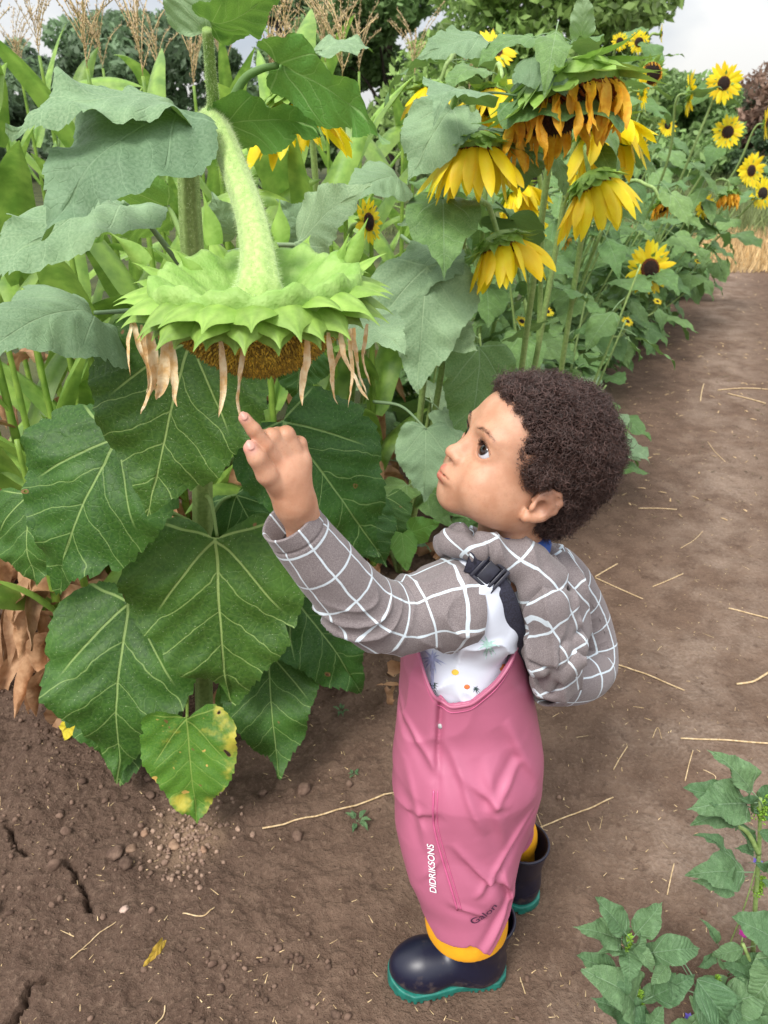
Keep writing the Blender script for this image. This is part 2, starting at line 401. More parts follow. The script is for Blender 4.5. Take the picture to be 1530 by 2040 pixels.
def pick_side(ob_bvh, x, z, y0=.2, direction=(0, 1, 0)):
    r = ob_bvh.ray_cast(Vector((x, y0, z)), Vector(direction)); return r
def bvh_of(o):
    me = o.data; v = [Vector(x.co) for x in me.vertices]; return BVHTree.FromPolygons(v, [tuple(p.vertices) for p in me.polygons])
def cast_px(bv, px, py, off=.0006):
    """first surface met on the sight line through a photo pixel"""
    d = Vector(P(px, py, 1.0) - CAMP).normalized(); h = bv.ray_cast(Vector(CAMP), d)
    if h[0] is None: return None
    n = h[1] if h[1].dot(d) < 0 else -h[1]
    return np.array(h[0] + n * off), np.array(n)

def mats_child():
    M = {}
    m, nt, b, out = material('skin'); g = NB(nt); tc = g.n('ShaderNodeTexCoord').outputs['Object']
    at = g.n('ShaderNodeVertexColor', layer_name='col').outputs[0]
    base = g.mix(g.ramp(g.noise(tc, 38, 6), .35, .65), (.475, .238, .142), (.565, .310, .198)); base = g.mix(g.m('MULTIPLY', g.ramp(g.noise(tc, 420, 3), .52, .75), .25), base, (.36, .15, .085))
    cc = g.mix(1., base, at, 'MULTIPLY'); nt.links.new(cc, b.inputs['Base Color']); b.inputs['Roughness'].default_value = .52
    b.inputs['Subsurface Weight'].default_value = .25; b.inputs['Subsurface Radius'].default_value = (1, .35, .2); b.inputs['Subsurface Scale'].default_value = .006
    nt.links.new(g.bump(g.noise(tc, 1100, 3), .35, .0004, g.bump(g.noise(tc, 260, 3), .12, .0006)), b.inputs['Normal']); M['skin'] = m
    # grey jersey with pale window-pane lines; UVMap is in metres
    m, nt, b, out = material('jersey_grid'); g = NB(nt)
    uv = g.n('ShaderNodeUVMap', uv_map='UVMap').outputs[0]; tc = g.n('ShaderNodeTexCoord').outputs['Object']
    sx = g.n('ShaderNodeSeparateXYZ'); nt.links.new(uv, sx.inputs[0])
    wob = g.noise(tc, 30, 2); S = .044; lines = None
    for k in (0, 1):
        c = g.m('ADD', g.m('MULTIPLY', sx.outputs[k], 1 / S), g.m('MULTIPLY', wob, .12)); fr = g.m('ABSOLUTE', g.m('SUBTRACT', g.m('FRACT', c), .5))
        ln = g.ramp(fr, .037, .029); lines = ln if lines is None else g.m('MAXIMUM', lines, ln)
    speck = g.ramp(g.noise(tc, 900, 3), .3, .75)
    gcol = g.mix(speck, (.150, .125, .128), (.275, .240, .240)); lcol = g.mix(speck, (.52, .60, .66), (.64, .71, .76))
    nt.links.new(g.mix(lines, gcol, lcol), b.inputs['Base Color']); b.inputs['Roughness'].default_value = .9; b.inputs['Sheen Weight'].default_value = .15
    b.inputs['Specular IOR Level'].default_value = .2
    nt.links.new(g.bump(g.noise(tc, 1500, 2), .3, .0004), b.inputs['Normal']); M['grid'] = m
    M['pink'] = simple('pink_rainwear', (.43, .122, .205), .42, 9, .06, .15, .0004, spec=.45)
    M['pink_seam'] = simple('pink_seam', (.54, .11, .24), .45, 60, .1, .2, .0004)
    M['yellow'] = simple('yellow_lining', (.80, .36, .012), .55, 40, .08, .2, .0005)
    M['silver'] = simple('reflective_band', (.42, .44, .44), .35, 60, .1, .2, .0003)
    M['shirt'] = simple('white_print_jersey', (.66, .70, .80), .85, 14, .06, .25, .0006)
    M['blue'] = simple('blue_tee', (.035, .095, .36), .85, 60, .2, .3, .0005)
    M['web'] = simple('dark_webbing', (.022, .022, .040), .75, 500, .5, .7, .0008)
    M['buckle'] = simple('dark_plastic', (.018, .018, .030), .35, 60, .3, .1, .0002)
    M['boot'] = simple('navy_rubber', (.007, .008, .024), .40, 30, .15, .06, .0005, spec=.45, coat=.08)
    for key, base_, ro in (('boot', (.007, .008, .024), .38),):
        m, nt, b, out = material('navy_rubber_dusty'); g = NB(nt); tc = g.n('ShaderNodeTexCoord').outputs['Object']; sz = g.n('ShaderNodeSeparateXYZ'); nt.links.new(tc, sz.inputs[0])
        low = g.ramp(sz.outputs[2], .075, .012); nn = g.noise(tc, 70, 6); du = g.m('MULTIPLY', g.ramp(g.m('ADD', nn, g.m('MULTIPLY', low, .22)), .60, .85), .35)
        nt.links.new(g.mix(du, base_, (.16, .11, .08)), b.inputs['Base Color']); nt.links.new(g.m('MULTIPLY_ADD', du, .5, ro), b.inputs['Roughness']); nt.links.new(g.bump(g.noise(tc, 25, 3), .12, .003), b.inputs['Normal']); M[key] = m
    M['sole'] = simple('green_rubber_sole', (.010, .155, .120), .5, 60, .25, .3, .0006)
    M['eye'] = simple('eye_surface', (1, 1, 1), .08, 30, .0, 0, attr=True, spec=.6, coat=.5)
    M['lash'] = simple('lash_hair', (.012, .009, .009), .6, 60, .1, 0)
    m, nt, b, out = material('curly_hair'); g = NB(nt); at = g.n('ShaderNodeVertexColor', layer_name='col').outputs[0]
    nt.links.new(g.mix(1., (.060, .034, .027), at, 'MULTIPLY'), b.inputs['Base Color']); b.inputs['Roughness'].default_value = .38; b.inputs['Specular IOR Level'].default_value = .55
    M['hair'] = m
    M['nail'] = simple('nail', (.50, .255, .20), .42, 60, .05, 0, spec=.5)
    M['roots'] = simple('hair_roots', (.016, .010, .009), .95, 300, .3, .8, .002, spec=.05)
    M['white_print'] = simple('white_lettering', (.8, .8, .82), .6, 60, .02, 0)
    M['dark_print'] = simple('dark_lettering', (.06, .015, .05), .6, 60, .02, 0)
    M['palm'] = simple('pale_green_print', (.36, .55, .50), .85, 200, .2, 0)
    M['palm_blue'] = simple('pale_blue_print', (.38, .42, .62), .85, 200, .2, 0)
    M['sun_print'] = simple('yellow_print', (.85, .55, .08), .85, 200, .1, 0)
    M['leaf_print'] = simple('dark_print_leaves', (.03, .06, .06), .85, 200, .2, 0)
    M['orange_print'] = simple('orange_print', (.70, .20, .06), .85, 200, .2, 0)
    return M
MC = mats_child()

def build_child():
    root = empty('person', (.13, .83, 0))
    inv = V3(.13, .83, 0)
    def fin(o):
        o.parent = root; o.matrix_parent_inverse = Matrix.Translation(Vector(-inv)); return o
    # --- body (head, neck, trunk, limbs, left hand) as one mesh
    lo = from_head(V3(0, 0, 0)) - .15; hi = from_head(V3(0, 0, 0)) + .15; lo[2] = .80
    def clipz(f, z0, sgn): return lambda p: np.maximum(f(p), sgn * (p[:, 2] - z0))
    v1, q1 = surface(clipz(body_sdf, .8008, -1), lo, hi, .00165)
    v2, q2 = surface(clipz(body_sdf, .8035, 1), (-.02, .70, .03), (.40, 1.02, .812), .006)
    v3, q3 = surface(hand_sdf, np.minimum.reduce([P(470, 800, .62), P(470, 1000, .62), P(940, 1230, .70)]) - .02,
                     np.maximum.reduce([P(470, 800, .72), P(960, 1150, .82), P(640, 1000, .74)]) + .03, .0013)
    V = np.vstack([v1, v2, v3]); Q = np.vstack([q1, q2 + len(v1), q3 + len(v1) + len(v2)])
    body = fin(new_mesh('body', V, Q, MC['skin'], None, col=skin_cols(V)))
    sm = body.modifiers.new('s', 'SMOOTH'); sm.factor = .5; sm.iterations = 2
    # --- eyes
    for s in (1, -1):
        u = np.linspace(0, np.pi, 40); w = np.linspace(0, 2 * np.pi, 48, endpoint=False)
        uu, ww = np.meshgrid(u, w, indexing='ij'); sph = np.stack([np.cos(uu), np.sin(uu) * np.cos(ww), np.sin(uu) * np.sin(ww)], -1).reshape(-1, 3)
        ang = uu.ravel(); bul = np.where(ang < .72, 1 + .035 * np.cos(ang / .72 * np.pi / 2), 1.)
        col = np.ones((len(sph), 3)) * (.58, .59, .64)
        col[ang < .66] = (.022, .009, .006); col[(ang > .58) & (ang < .70)] = (.012, .008, .008); col[ang < .28] = (.002, .002, .002)
        gz = unit(V3(.93, .06 + .10 * s, .20)); a = unit(np.cross([0, 0, 1.], gz)); Rm = np.stack([gz, a, np.cross(gz, a)], 1)
        loc = (sph * bul[:, None] * (ER - .0001)) @ Rm.T + V3(EYE[0] - .0004, EYE[1] * s, EYE[2])
        idx = np.arange(40 * 48).reshape(40, 48); q = np.stack([idx[:-1], idx[1:], np.roll(idx[1:], -1, 1), np.roll(idx[:-1], -1, 1)], -1).reshape(-1, 4)
        fin(new_mesh('eye', from_head(loc), q, MC['eye'], None, col=col))
    bvn = bvh_of(body)
    for nx, ny, ux, uy, r_ in ((485, 828, -.50, -.86, .0036), (498, 886, -.36, -.93, .0042)):
        h = cast_px(bvn, nx, ny, .0)
        if h is None: continue
        n_ = h[1]; d_ = _R * ux - _U * uy; d_ = unit(d_ - n_ * (d_ @ n_)); s_ = np.cross(d_, n_); rr, tt = np.meshgrid(np.linspace(0, 1, 6), np.linspace(0, 2 * np.pi, 20, endpoint=False), indexing='ij'); a_ = rr * np.cos(tt); b_ = rr * np.sin(tt)
        v_ = h[0] + (a_ * r_ * 1.25)[..., None] * d_ + (b_ * r_)[..., None] * s_ + (.0010 - .0016 * b_ ** 2 - .0008 * a_ ** 2)[..., None] * n_; idx = np.arange(120).reshape(6, 20)
        fin(new_mesh('fingernail', v_.reshape(-1, 3), np.stack([idx[:-1], idx[1:], np.roll(idx[1:], -1, 1), np.roll(idx[:-1], -1, 1)], -1).reshape(-1, 4), MC['nail']))
    # lashes and brow hairs
    mb = MB()
    for s in (1, -1):
        for t in np.linspace(-1, 1, 26):
            yy = t * .0136; zz = -.0080 + math.sqrt(.0162 ** 2 - yy ** 2); f_ = math.sqrt(max(0, (ER + .0016) ** 2 - yy ** 2 - zz ** 2)); x = EYE[0] + f_ * math.cos(LA) - yy * math.sin(LA); y_ = EYE[1] + f_ * math.sin(LA) + yy * math.cos(LA)
            b = V3(x, y_ * s, .004 + zz - yy * .06); d = unit(V3(.75, (.35 * t + .35) * s, .45))
            Lh = .0078 * (1 - .25 * t * t) * random.uniform(.8, 1.1)
            pts = [b, b + d * Lh * .5, b + d * Lh + V3(0, 0, .0022)]
            add_tube(mb, from_head(np.array(pts)), [.00032, .00025, .00006], 4, 5)
    fin(mb.build('eyelashes', MC['lash']))
    bv = bvh_of(body); mb = MB()
    for s in (1, -1):
        for i in range(90):
            y = random.uniform(.012, .047); z = .0265 + .02 * (y - .014) - 14 * (y - .030) ** 2 + random.gauss(0, .0012)
            o = from_head(V3(.13, y * s, z)); h = bv.ray_cast(Vector(o), Vector(from_head(V3(0, 0, 0)) - from_head(V3(1, 0, 0))).normalized())
            if h[0] is None: continue
            b = np.array(h[0]); d = (HM @ unit(V3(-.1, s * 1.0, random.uniform(.0, .5)))); Lh = random.uniform(.003, .0055)
            add_tube(mb, [b, b + d * Lh * .6 + np.array(h[1]) * .0004, b + d * Lh + np.array(h[1]) * .0002], [.00010, .00009, .00003], 3, 4)
    fin(mb.build('eyebrows', MC['lash']))
    # --- hair: a dense cap plus thousands of little coils
    f = lambda p: hair_sdf(to_head(p), 0.0) * HP['s'] + .0028 * fbm(p[:, 0] * 110, p[:, 1] * 110, p[:, 2] * 110, 2) - .0085 * np.abs(fbm(p[:, 0] * 48, p[:, 1] * 48, p[:, 2] * 48, 1)) + .0070
    hv, hq = surface(f, HP['pos'] - .16, HP['pos'] + .16, .003)
    fin(new_mesh('hair_roots', hv, hq, MC['roots'])); mb = MB()
    g = lambda p: hair_sdf(to_head(p), 0.0)
    e = 1e-4; R_ = np.random.default_rng(5)
    pick = hv[R_.integers(0, len(hv), 21000)]
    qn = np.stack([g(pick + V3(e, 0, 0)) - g(pick - V3(e, 0, 0)), g(pick + V3(0, e, 0)) - g(pick - V3(0, e, 0)), g(pick + V3(0, 0, e)) - g(pick - V3(0, 0, e))], 1)
    qn /= np.linalg.norm(qn, axis=1)[:, None] + 1e-9
    ql = to_head(pick); edge = np.clip((hairline(ql[:, 2]) - ql[:, 0]) / .02, .35, 1)
    n = len(pick); m = 15
    clump = np.stack([fbm(pick[:, 0] * 60 + k * 9, pick[:, 1] * 60, pick[:, 2] * 60, 2) for k in range(3)], 1)
    ax = qn * .75 + R_.normal(0, .55, (n, 3)) + clump * .9; ax /= np.linalg.norm(ax, axis=1)[:, None]
    a = np.cross(ax, R_.normal(0, 1, (n, 3))); a /= np.linalg.norm(a, axis=1)[:, None]; b = np.cross(ax, a)
    rad = R_.uniform(.0018, .0046, n) * (.35 + .65 * edge); turns = R_.uniform(1.0, 2.2, n); leng = R_.uniform(.004, .016, n) * (.22 + .75 * edge)
    fly = R_.random(n) < .035; leng[fly] *= 1.5
    t = np.linspace(0, 1, m); th = t[None] * turns[:, None] * 2 * np.pi + R_.uniform(0, 6.3, n)[:, None]
    start = pick + qn * .0005
    path = start[:, None] + ax[:, None] * (t[None, :, None] * leng[:, None, None]) + rad[:, None, None] * (np.cos(th)[..., None] * a[:, None] + np.sin(th)[..., None] * b[:, None]) + qn[:, None] * (.002 * t[None, :, None])
    tg = np.gradient(path, axis=1); tg /= np.linalg.norm(tg, axis=2)[..., None] + 1e-12
    n1 = np.cross(tg, ax[:, None]); n1 /= np.linalg.norm(n1, axis=2)[..., None] + 1e-9; n2 = np.cross(tg, n1)
    wr = np.interp(t, [0, .7, 1], [.00038, .00034, .00014])[None, :, None] * R_.uniform(.6, 1.25, n)[:, None, None]
    ring = np.stack([path + wr * (math.cos(k) * n1 + math.sin(k) * n2) for k in (0, 2.1, 4.2)], 2)   # n,m,3,3
    idx = np.arange(n * m * 3).reshape(n, m, 3)
    q = np.stack([idx[:, :-1], np.roll(idx[:, :-1], -1, 2), np.roll(idx[:, 1:], -1, 2), idx[:, 1:]], -1).reshape(-1, 4)
    cc = np.repeat(R_.uniform(.6, 1.9, n), m * 3)[:, None] * np.array([1, .95, .98])
    mb.add(ring.reshape(-1, 3), q, c=cc)
    fin(mb.build('hair', MC['hair']))
    return root, fin, body
# ---------------------------------------------------------------- the boy's clothes (metres; the boy faces -X)
def prof(tab, Y):
    """silhouette table of photo rows -> z, centre x, half width at distance Y"""
    z, c, a = [], [], []
    for y, l, r in tab:
        A, B = P(l, y, Y), P(r, y, Y); z.append(A[2]); c.append((A[0] + B[0]) / 2); a.append((B[0] - A[0]) / 2)
    o = np.argsort(z); return np.array(z)[o], np.array(c)[o], np.array(a)[o]
TR = prof([(1180, 850, 1040), (1240, 822, 1040), (1300, 799, 1046), (1400, 789, 1070), (1480, 786, 1084), (1540, 788, 1082), (1600, 792, 1064), (1650, 800, 1040), (1690, 815, 1010)], .85)
TB = (np.array([.10, .30, .40, .50, .60, .70, .80]), np.array([.095, .105, .112, .108, .100, .096, .085]))
def folds(p):
    x, y, z = p[:, 0], p[:, 1], p[:, 2]
    f = .0035 * np.sin((x * .8 + z * .35) * 70 + 3 * vnoise(x * 9, y * 9, z * 9)) * np.clip((.62 - z) * 3, 0, 1) * vnoise(x * 7 + 3, y * 7, z * 5)
    n = fbm(x * 11, y * 11, z * 8 + 4, 2); r = 1 - np.abs(n) * 2.2
    near = np.clip((.90 - y) * 12, 0, 1)
    flat_ = 1
    for (lx, lz), lr in LETZ: flat_ = flat_ * (1 - np.exp(-((x - lx) ** 2 + (z - lz) ** 2) / lr ** 2))
    for (x0, z0), (x1, z1), A, w in FOLDL:
        t = ((x - x0) * (x1 - x0) + (z - z0) * (z1 - z0)) / ((x1 - x0) ** 2 + (z1 - z0) ** 2); tc = np.clip(t, 0, 1)
        dd = ((x - x0) * (z1 - z0) - (z - z0) * (x1 - x0)) / math.hypot(x1 - x0, z1 - z0) + .010 * (vnoise(x * 14, y * 14, z * 14)) ; along = np.hypot(x - x0 - tc * (x1 - x0), z - z0 - tc * (z1 - z0))
        fade = np.sin(np.pi * np.clip(t, 0, 1)) ** .7 * ((t > 0) & (t < 1)) * near * flat_
        f = f - A * fade * (np.exp(-(dd / w) ** 2) - .8 * np.exp(-((dd - 1.9 * w) / (1.5 * w)) ** 2))
    return f * flat_ - .0045 * flat_ * np.clip(r, 0, 1) ** 2 * np.clip(vnoise(x * 6 + 9, y * 6, z * 6) + .55, 0, 1)
def _xz(x, y, Y=.765): p = P(x, y, Y); return (p[0], p[2])
FOLDL = [(_xz(*a), _xz(*b), A, w) for a, b, A, w in [((880, 1455), (960, 1600), .0045, .007), ((1000, 1430), (1090, 1560), .005, .009), ((895, 1610), (1015, 1715), .006, .006), ((935, 1700), (1055, 1600), .0065, .007), ((1020, 1720), (930, 1800), .0050, .006),
         ((800, 1440), (868, 1520), .0045, .007), ((805, 1600), (870, 1560), .004, .006), ((820, 1700), (866, 1640), .004, .005), ((960, 1480), (1000, 1640), .004, .008), ((1040, 1500), (960, 1560), .004, .007), ((870, 1690), (960, 1740), .0045, .005), ((905, 1500), (1010, 1560), .0035, .006), ((990, 1660), (1020, 1760), .005, .005), ((800, 1520), (850, 1640), .0035, .006)]]
LETZ = [(_xz(862, 1700), .026), (_xz(862, 1755), .026), (_xz(964, 1822), .034)]
def trousers_sdf(p, shrink=0.):
    z = p[:, 2]; cx = np.interp(z, TR[0], TR[1]); a = np.interp(z, TR[0], TR[2]) * .97 - shrink; b = np.interp(z, *TB) - shrink
    qx = (p[:, 0] - cx) / a; qy = (p[:, 1] - .850) / b; k = (np.abs(qx) ** 2.3 + np.abs(qy) ** 2.3) ** (1 / 2.3)
    d = (k - 1) * np.minimum(a, b) * .9
    d = smax(d, .265 - z, .05)
    leg = chain(p, [P(925, 1540, .80), P(908, 1640, .785), P(915, 1710, .765), P(940, 1835, .745)], np.array([.098, .080, .074, .0745]) - shrink, .03)
    leg2 = chain(p, [P(960, 1540, .91), P(985, 1600, .925), P(1006, 1665, .925)], np.array([.085, .066, .054]) - shrink, .03)
    d = smin(d, leg, .035); d = smin(d, leg2, .022)
    sx = np.interp(p[:, 2], SEAMZ, SEAMX); wd = np.interp(p[:, 2], SEAMZ, [.0005, .002, .005, .0075]); d = d + np.where(p[:, 1] < .80, wd * np.exp(-((p[:, 0] - sx) / .0048) ** 2) - .5 * wd * np.exp(-((p[:, 0] - sx + .012) / .010) ** 2), 0)
    return d
_sm = sorted([_xz(879, 1395), _xz(873, 1470), _xz(868, 1540), _xz(866, 1640)], key=lambda q: q[1]); SEAMZ = [q[1] for q in _sm]; SEAMX = [q[0] for q in _sm]
def px_plane(a, b, Ya, Yb, third):
    """plane through two sight-line points and a third point; returns normal, point"""
    A, B = P(*a, Ya), P(*b, Yb); n = unit(np.cross(B - A, third - A)); return n, A
def build_clothes(root, fin):
    # ---- rainwear trousers with bib: hollow shell cut by the scooped neckline and the hem
    zc = [(797, 1255), (818, 1280), (835, 1325), (852, 1362), (872, 1388), (895, 1394), (935, 1384), (985, 1352), (1020, 1322), (1050, 1285), (1120, 1200)]
    ex = np.array([P(x, y, .765)[0] for x, y in zc]); ez = np.array([P(x, y, .765)[2] for x, y in zc])
    hemn = unit(P(1018, 1793, .72) - P(846, 1808, .74)); 
    H0, H1 = P(845, 1808, .745), P(1020, 1800, .745)
    def cut_top(p):
        far = np.clip((p[:, 1] - .80) / .08, 0, 1)
        return (p[:, 2] - (np.interp(p[:, 0], ex, ez) * (1 - far) + far * .645)) * .8
    legdir = unit(P(940, 1835, .745) - P(912, 1690, .77))
    def hem(p):   # near leg hem: slanted, with the flap corner hanging at the back
        s = (p - P(905, 1812, .745)) @ legdir; x = (p[:, 0] - P(845, 1808, .745)[0])
        L = P(1020, 1800, .745)[0] - P(845, 1808, .745)[0]; t = np.clip(x / L, -.3, 1.3)
        prof_ = np.interp(t, [-.2, 0, .12, .45, .47, .70, 1.0, 1.2], [-.024, -.020, .004, .004, .0, .030, -.022, -.04])
        return s - prof_
    legsel = lambda p: smin(-((p[:, 2] - .20)), 0 * p[:, 2] + 1, .01)
    def shell(p):
        d = trousers_sdf(p) + folds(p)
        d = np.maximum(d, -(d + .0050)); d = np.maximum(d, cut_top(p))
        near = p[:, 1] < .845
        h1 = np.where(p[:, 2] < .27, np.where(near, hem(p), (p - P(1008, 1662, .925)) @ unit(P(1008, 1662, .925) - P(980, 1590, .925)) + .002), -1)
        return np.maximum(d, h1)
    v, q = surface(shell, (-.01, .62, .05), (.32, 1.01, .71), .0019)
    tr = fin(new_mesh('rain_trousers', v, q, MC['pink'])); m = tr.modifiers.new('s', 'SMOOTH'); m.factor = .5; m.iterations = 4
    tr['label'] = 'pink bib rain trousers with a scooped side opening'
    bt = bvh_of(tr)
    def lay(name, pts, rad, mat, n=60, off=.0006, flat=.5, sides=6, parent=None, dens=None):
        s = spline(np.array(pts, float), n); out = []
        for x, y in s:
            h = cast_px(bt, x, y, off)
            if h is not None and np.linalg.norm(h[0] - CAMP) < 1.9: out.append(h[0])
        out = np.array(out)
        for _ in range(3): out[1:-1] = (out[:-2] + out[1:-1] * 2 + out[2:]) / 4
        mb = MB(); v, q, t, uv = tube_data(out, rad, sides, True); mb.add(v, q, t, uv); o = fin(mb.build(name, mat)); return o
    lay('side_seam', [(864, 1575), (864, 1640), (878, 1700), (896, 1760), (911, 1812)], .0016, MC['pink_seam'])
    lay('side_seam', [(872, 1575), (872, 1640), (886, 1700), (904, 1760), (919, 1812)], .0008, MC['pink_seam'])
    # bias piping round the scoop
    pp = []
    for x, z in zip(np.linspace(ex[0], ex[-2], 70), np.interp(np.linspace(ex[0], ex[-2], 70), ex, ez)):
        h = bt.ray_cast(Vector((x, .5, z - .006)), Vector((0, 1, 0)))
        if h[0] and h[0].y < .86: pp.append([h[0].x, h[0].y - .0006, h[0].z + .003])
    pp = np.array(pp); 
    for _ in range(6): pp[1:-1] = (pp[:-2] + pp[1:-1] * 2 + pp[2:]) / 4
    mb = MB(); add_tube(mb, pp, .0024, 8); fin(mb.build('neckline_piping', MC['pink']))
    mb = MB(); add_tube(mb, pp + V3(0, -.0008, -.009), .0008, 5); fin(mb.build('neckline_stitching', MC['pink_seam']))
    # press stud
    h = cast_px(bt, 877, 1446); mb = MB(); add_tube(mb, [h[0] - h[1] * .002, h[0] + h[1] * .0016], [.0040, .0034], 12); fin(mb.build('press_stud', MC['silver']))
    # lettering
    def letters(name, txt, cx, cy, ang, size, mat):
        cu = bpy.data.curves.new('t', 'FONT'); cu.body = txt; cu.size = 1; cu.align_x = 'CENTER'; cu.align_y = 'CENTER'; cu.offset = .012
        to = bpy.data.objects.new('t', cu); C.objects.link(to); dg = bpy.context.evaluated_depsgraph_get(); dg.update()
        me = bpy.data.meshes.new_from_object(to.evaluated_get(dg)); bpy.data.objects.remove(to)
        bm = bmesh.new(); bm.from_mesh(me); bmesh.ops.triangulate(bm, faces=bm.faces[:]); bmesh.ops.subdivide_edges(bm, edges=[e for e in bm.edges if e.calc_length() > .25], cuts=2); bmesh.ops.triangulate(bm, faces=bm.faces[:])
        c0 = cast_px(bt, cx, cy); n = c0[1]
        # smooth local normal
        ns = [cast_px(bt, cx + a, cy + b) for a in (-14, 0, 14) for b in (-14, 0, 14)]; n = unit(sum(k[1] for k in ns if k is not None))
        view = unit(CAMP - c0[0]); right = unit(np.cross([0, 0, 1.], n)); up = np.cross(n, right)
        e1 = right * math.cos(ang) + up * math.sin(ang); e2 = np.cross(n, e1)
        W_ = max(abs(w.co.x) for w in bm.verts) * size; smp = []
        for u_ in np.linspace(-W_, W_, 11):
            for v_ in np.linspace(-size * .6, size * .6, 5):
                p = c0[0] + e1 * u_ + e2 * v_ + n * .03; hh = bt.ray_cast(Vector(p), Vector(-n))
                if hh[0]: smp.append((u_, v_, (np.array(hh[0]) - c0[0]) @ n))
        smp = np.array(smp); B_ = lambda u_, v_: np.stack([1 + 0 * u_, u_, v_, u_ * u_, v_ * v_, u_ * v_, u_ ** 3], -1)
        cf = np.linalg.lstsq(B_(smp[:, 0], smp[:, 1]), smp[:, 2], rcond=None)[0]; res_ = max(0, (smp[:, 2] - B_(smp[:, 0], smp[:, 1]) @ cf).max())
        co = np.array([[w.co.x * size, w.co.y * size] for w in bm.verts]); hgt = B_(co[:, 0], co[:, 1]) @ cf + min(res_, .0022) + .0006
        vs = c0[0] + e1 * co[:, :1] + e2 * co[:, 1:2] + n * hgt[:, None]
        bm.verts.index_update(); t = np.array([[w.index for w in f.verts] for f in bm.faces])
        o = fin(new_mesh(name, np.array(vs), t, mat, smooth=False)); bm.free(); return o
    letters('lettering', 'DIDRIKSONS', 861, 1730, math.radians(99), .0145, MC['white_print'])
    letters('lettering', 'Galon', 964, 1822, math.radians(38), .0190, MC['dark_print'])
    # ---- yellow lining leg and boots
    fy = lambda p: np.maximum(np.maximum(chain(p, [P(915, 1710, .765), P(930, 1830, .748), P(945, 1870, .745)], [.066, .062, .050], .02) + folds(p) * .6,
                                         -(chain(p, [P(915, 1710, .765), P(930, 1830, .748), P(945, 1870, .745)], [.062, .058, .046], .02) + folds(p) * .6)),
                              (p - P(905, 1848, .745)) @ legdir - np.interp((p[:, 0] - .06) / .14, [0, .25, 1.0], [-.014, -.002, .012]))
    v, q = surface(fy, (.0, .66, .05), (.24, .85, .26), .002); fin(new_mesh('lining_leg', v, q, MC['yellow']))
    fy2 = lambda p: chain(p, [P(1000, 1600, .925), P(1022, 1660, .94), P(1034, 1720, .94)], [.044, .040, .028], .02) + folds(p) * .6
    v, q = surface(fy2, (.15, .83, .03), (.34, 1.02, .30), .003); fin(new_mesh('lining_leg', v, q, MC['yellow']))
    mb = MB(); c = P(926, 1842, .748); a = unit(np.cross(legdir, V3(0, 1, 0))); b = np.cross(legdir, a); th = np.linspace(0, 2 * np.pi, 48, endpoint=False)
    ring = lambda dz, r: c + legdir * dz + r * (np.cos(th)[:, None] * a + np.sin(th)[:, None] * b) + legdir * (-.18 * r * 0 * np.cos(th)[:, None])
    def boot(ox, oy, ang):
        ca, sa = math.cos(ang), math.sin(ang); Rz = np.array([[ca, -sa, 0], [sa, ca, 0], [0, 0, 1.]])     # local x = toe
        O = V3(ox, oy, 0); loc = lambda p: (p - O) @ Rz
        def outline(x): return np.interp(x, [-.090, -.084, -.07, -.03, .0, .04, .075, .10, .112, .118], [.0, .020, .032, .033, .033, .040, .043, .034, .020, .0])
        def upper(q):
            d = ell(q, V3(.062, 0, .034), (.052, .0405, .038)); d = smin(d, ell(q, V3(-.044, 0, .034), (.041, .034, .040)), .03)
            d = smin(d, cap(q, V3(.045, 0, .036), V3(-.030, 0, .052), .034, .038), .03)
            sh = np.maximum(np.abs(q[:, 2] - .09) - .058, (np.hypot(q[:, 0] + .040 + .10 * (q[:, 2] - .10), q[:, 1] * 1.06) - (.0435 + .06 * (q[:, 2] - .06))))
            d = smin(d, sh, .020); inner = np.maximum(np.hypot(q[:, 0] + .040 + .10 * (q[:, 2] - .10), q[:, 1] * 1.06) - (.0400 + .06 * (q[:, 2] - .06)), .07 - q[:, 2])
            rim = np.abs(np.hypot(q[:, 0] + .045, q[:, 1] * 1.06) - .0475); rim = np.hypot(rim, q[:, 2] - .146) - .0028
            d = smin(d, rim, .003); d = np.maximum(d, -inner)
            # raised contour lines on the side
            ln = np.abs(q[:, 2] - (.030 + .010 * np.sin((q[:, 0] + .03) * 45))) ; d = d - .0010 * np.clip(1 - ln / .0018, 0, 1) * np.clip((.02 - q[:, 0]) * 60, 0, 1)
            ln = np.abs(q[:, 2] - (.047 + .012 * np.sin((q[:, 0] + .02) * 50))); d = d - .0010 * np.clip(1 - ln / .0018, 0, 1) * np.clip((.005 - q[:, 0]) * 60, 0, 1)
            return np.maximum(d, .012 - q[:, 2])
        def sole(q):
            w = outline(q[:, 0]) + .0028; d = np.maximum(np.abs(q[:, 1]) - w, np.maximum(q[:, 0] - .117, -.089 - q[:, 0])); d = smax(d, ell(q, V3(.012, 0, .01), (.106, .060, .10)), .004)
            top = .019 + .010 * np.clip((q[:, 0] - .07) / .04, 0, 1) ** 2
            d = smax(d, q[:, 2] - top, .003); d = np.maximum(d, -q[:, 2])
            ut = smin(d + 0, d + 0, .001)
            tread = (np.abs(((q[:, 0] * 95) % 1) - .5) < .22) & (q[:, 2] < .0065); arch = (q[:, 0] > -.022) & (q[:, 0] < .004) & (q[:, 2] < .006)
            return np.where(tread | arch, np.maximum(d, .002 + d * 0 - 0), d) if False else np.where(arch | (tread & (np.abs(q[:, 1]) > w - .007)), np.maximum(d, .0012), d)
        fw = lambda f: (lambda p: f(loc(p)))
        v, q = surface(fw(upper), O + V3(-.13, -.13, .005), O + V3(.13, .13, .16), .0017); up = fin(new_mesh('boot', v, q, MC['boot'])); m = up.modifiers.new('s', 'SMOOTH'); m.iterations = 3
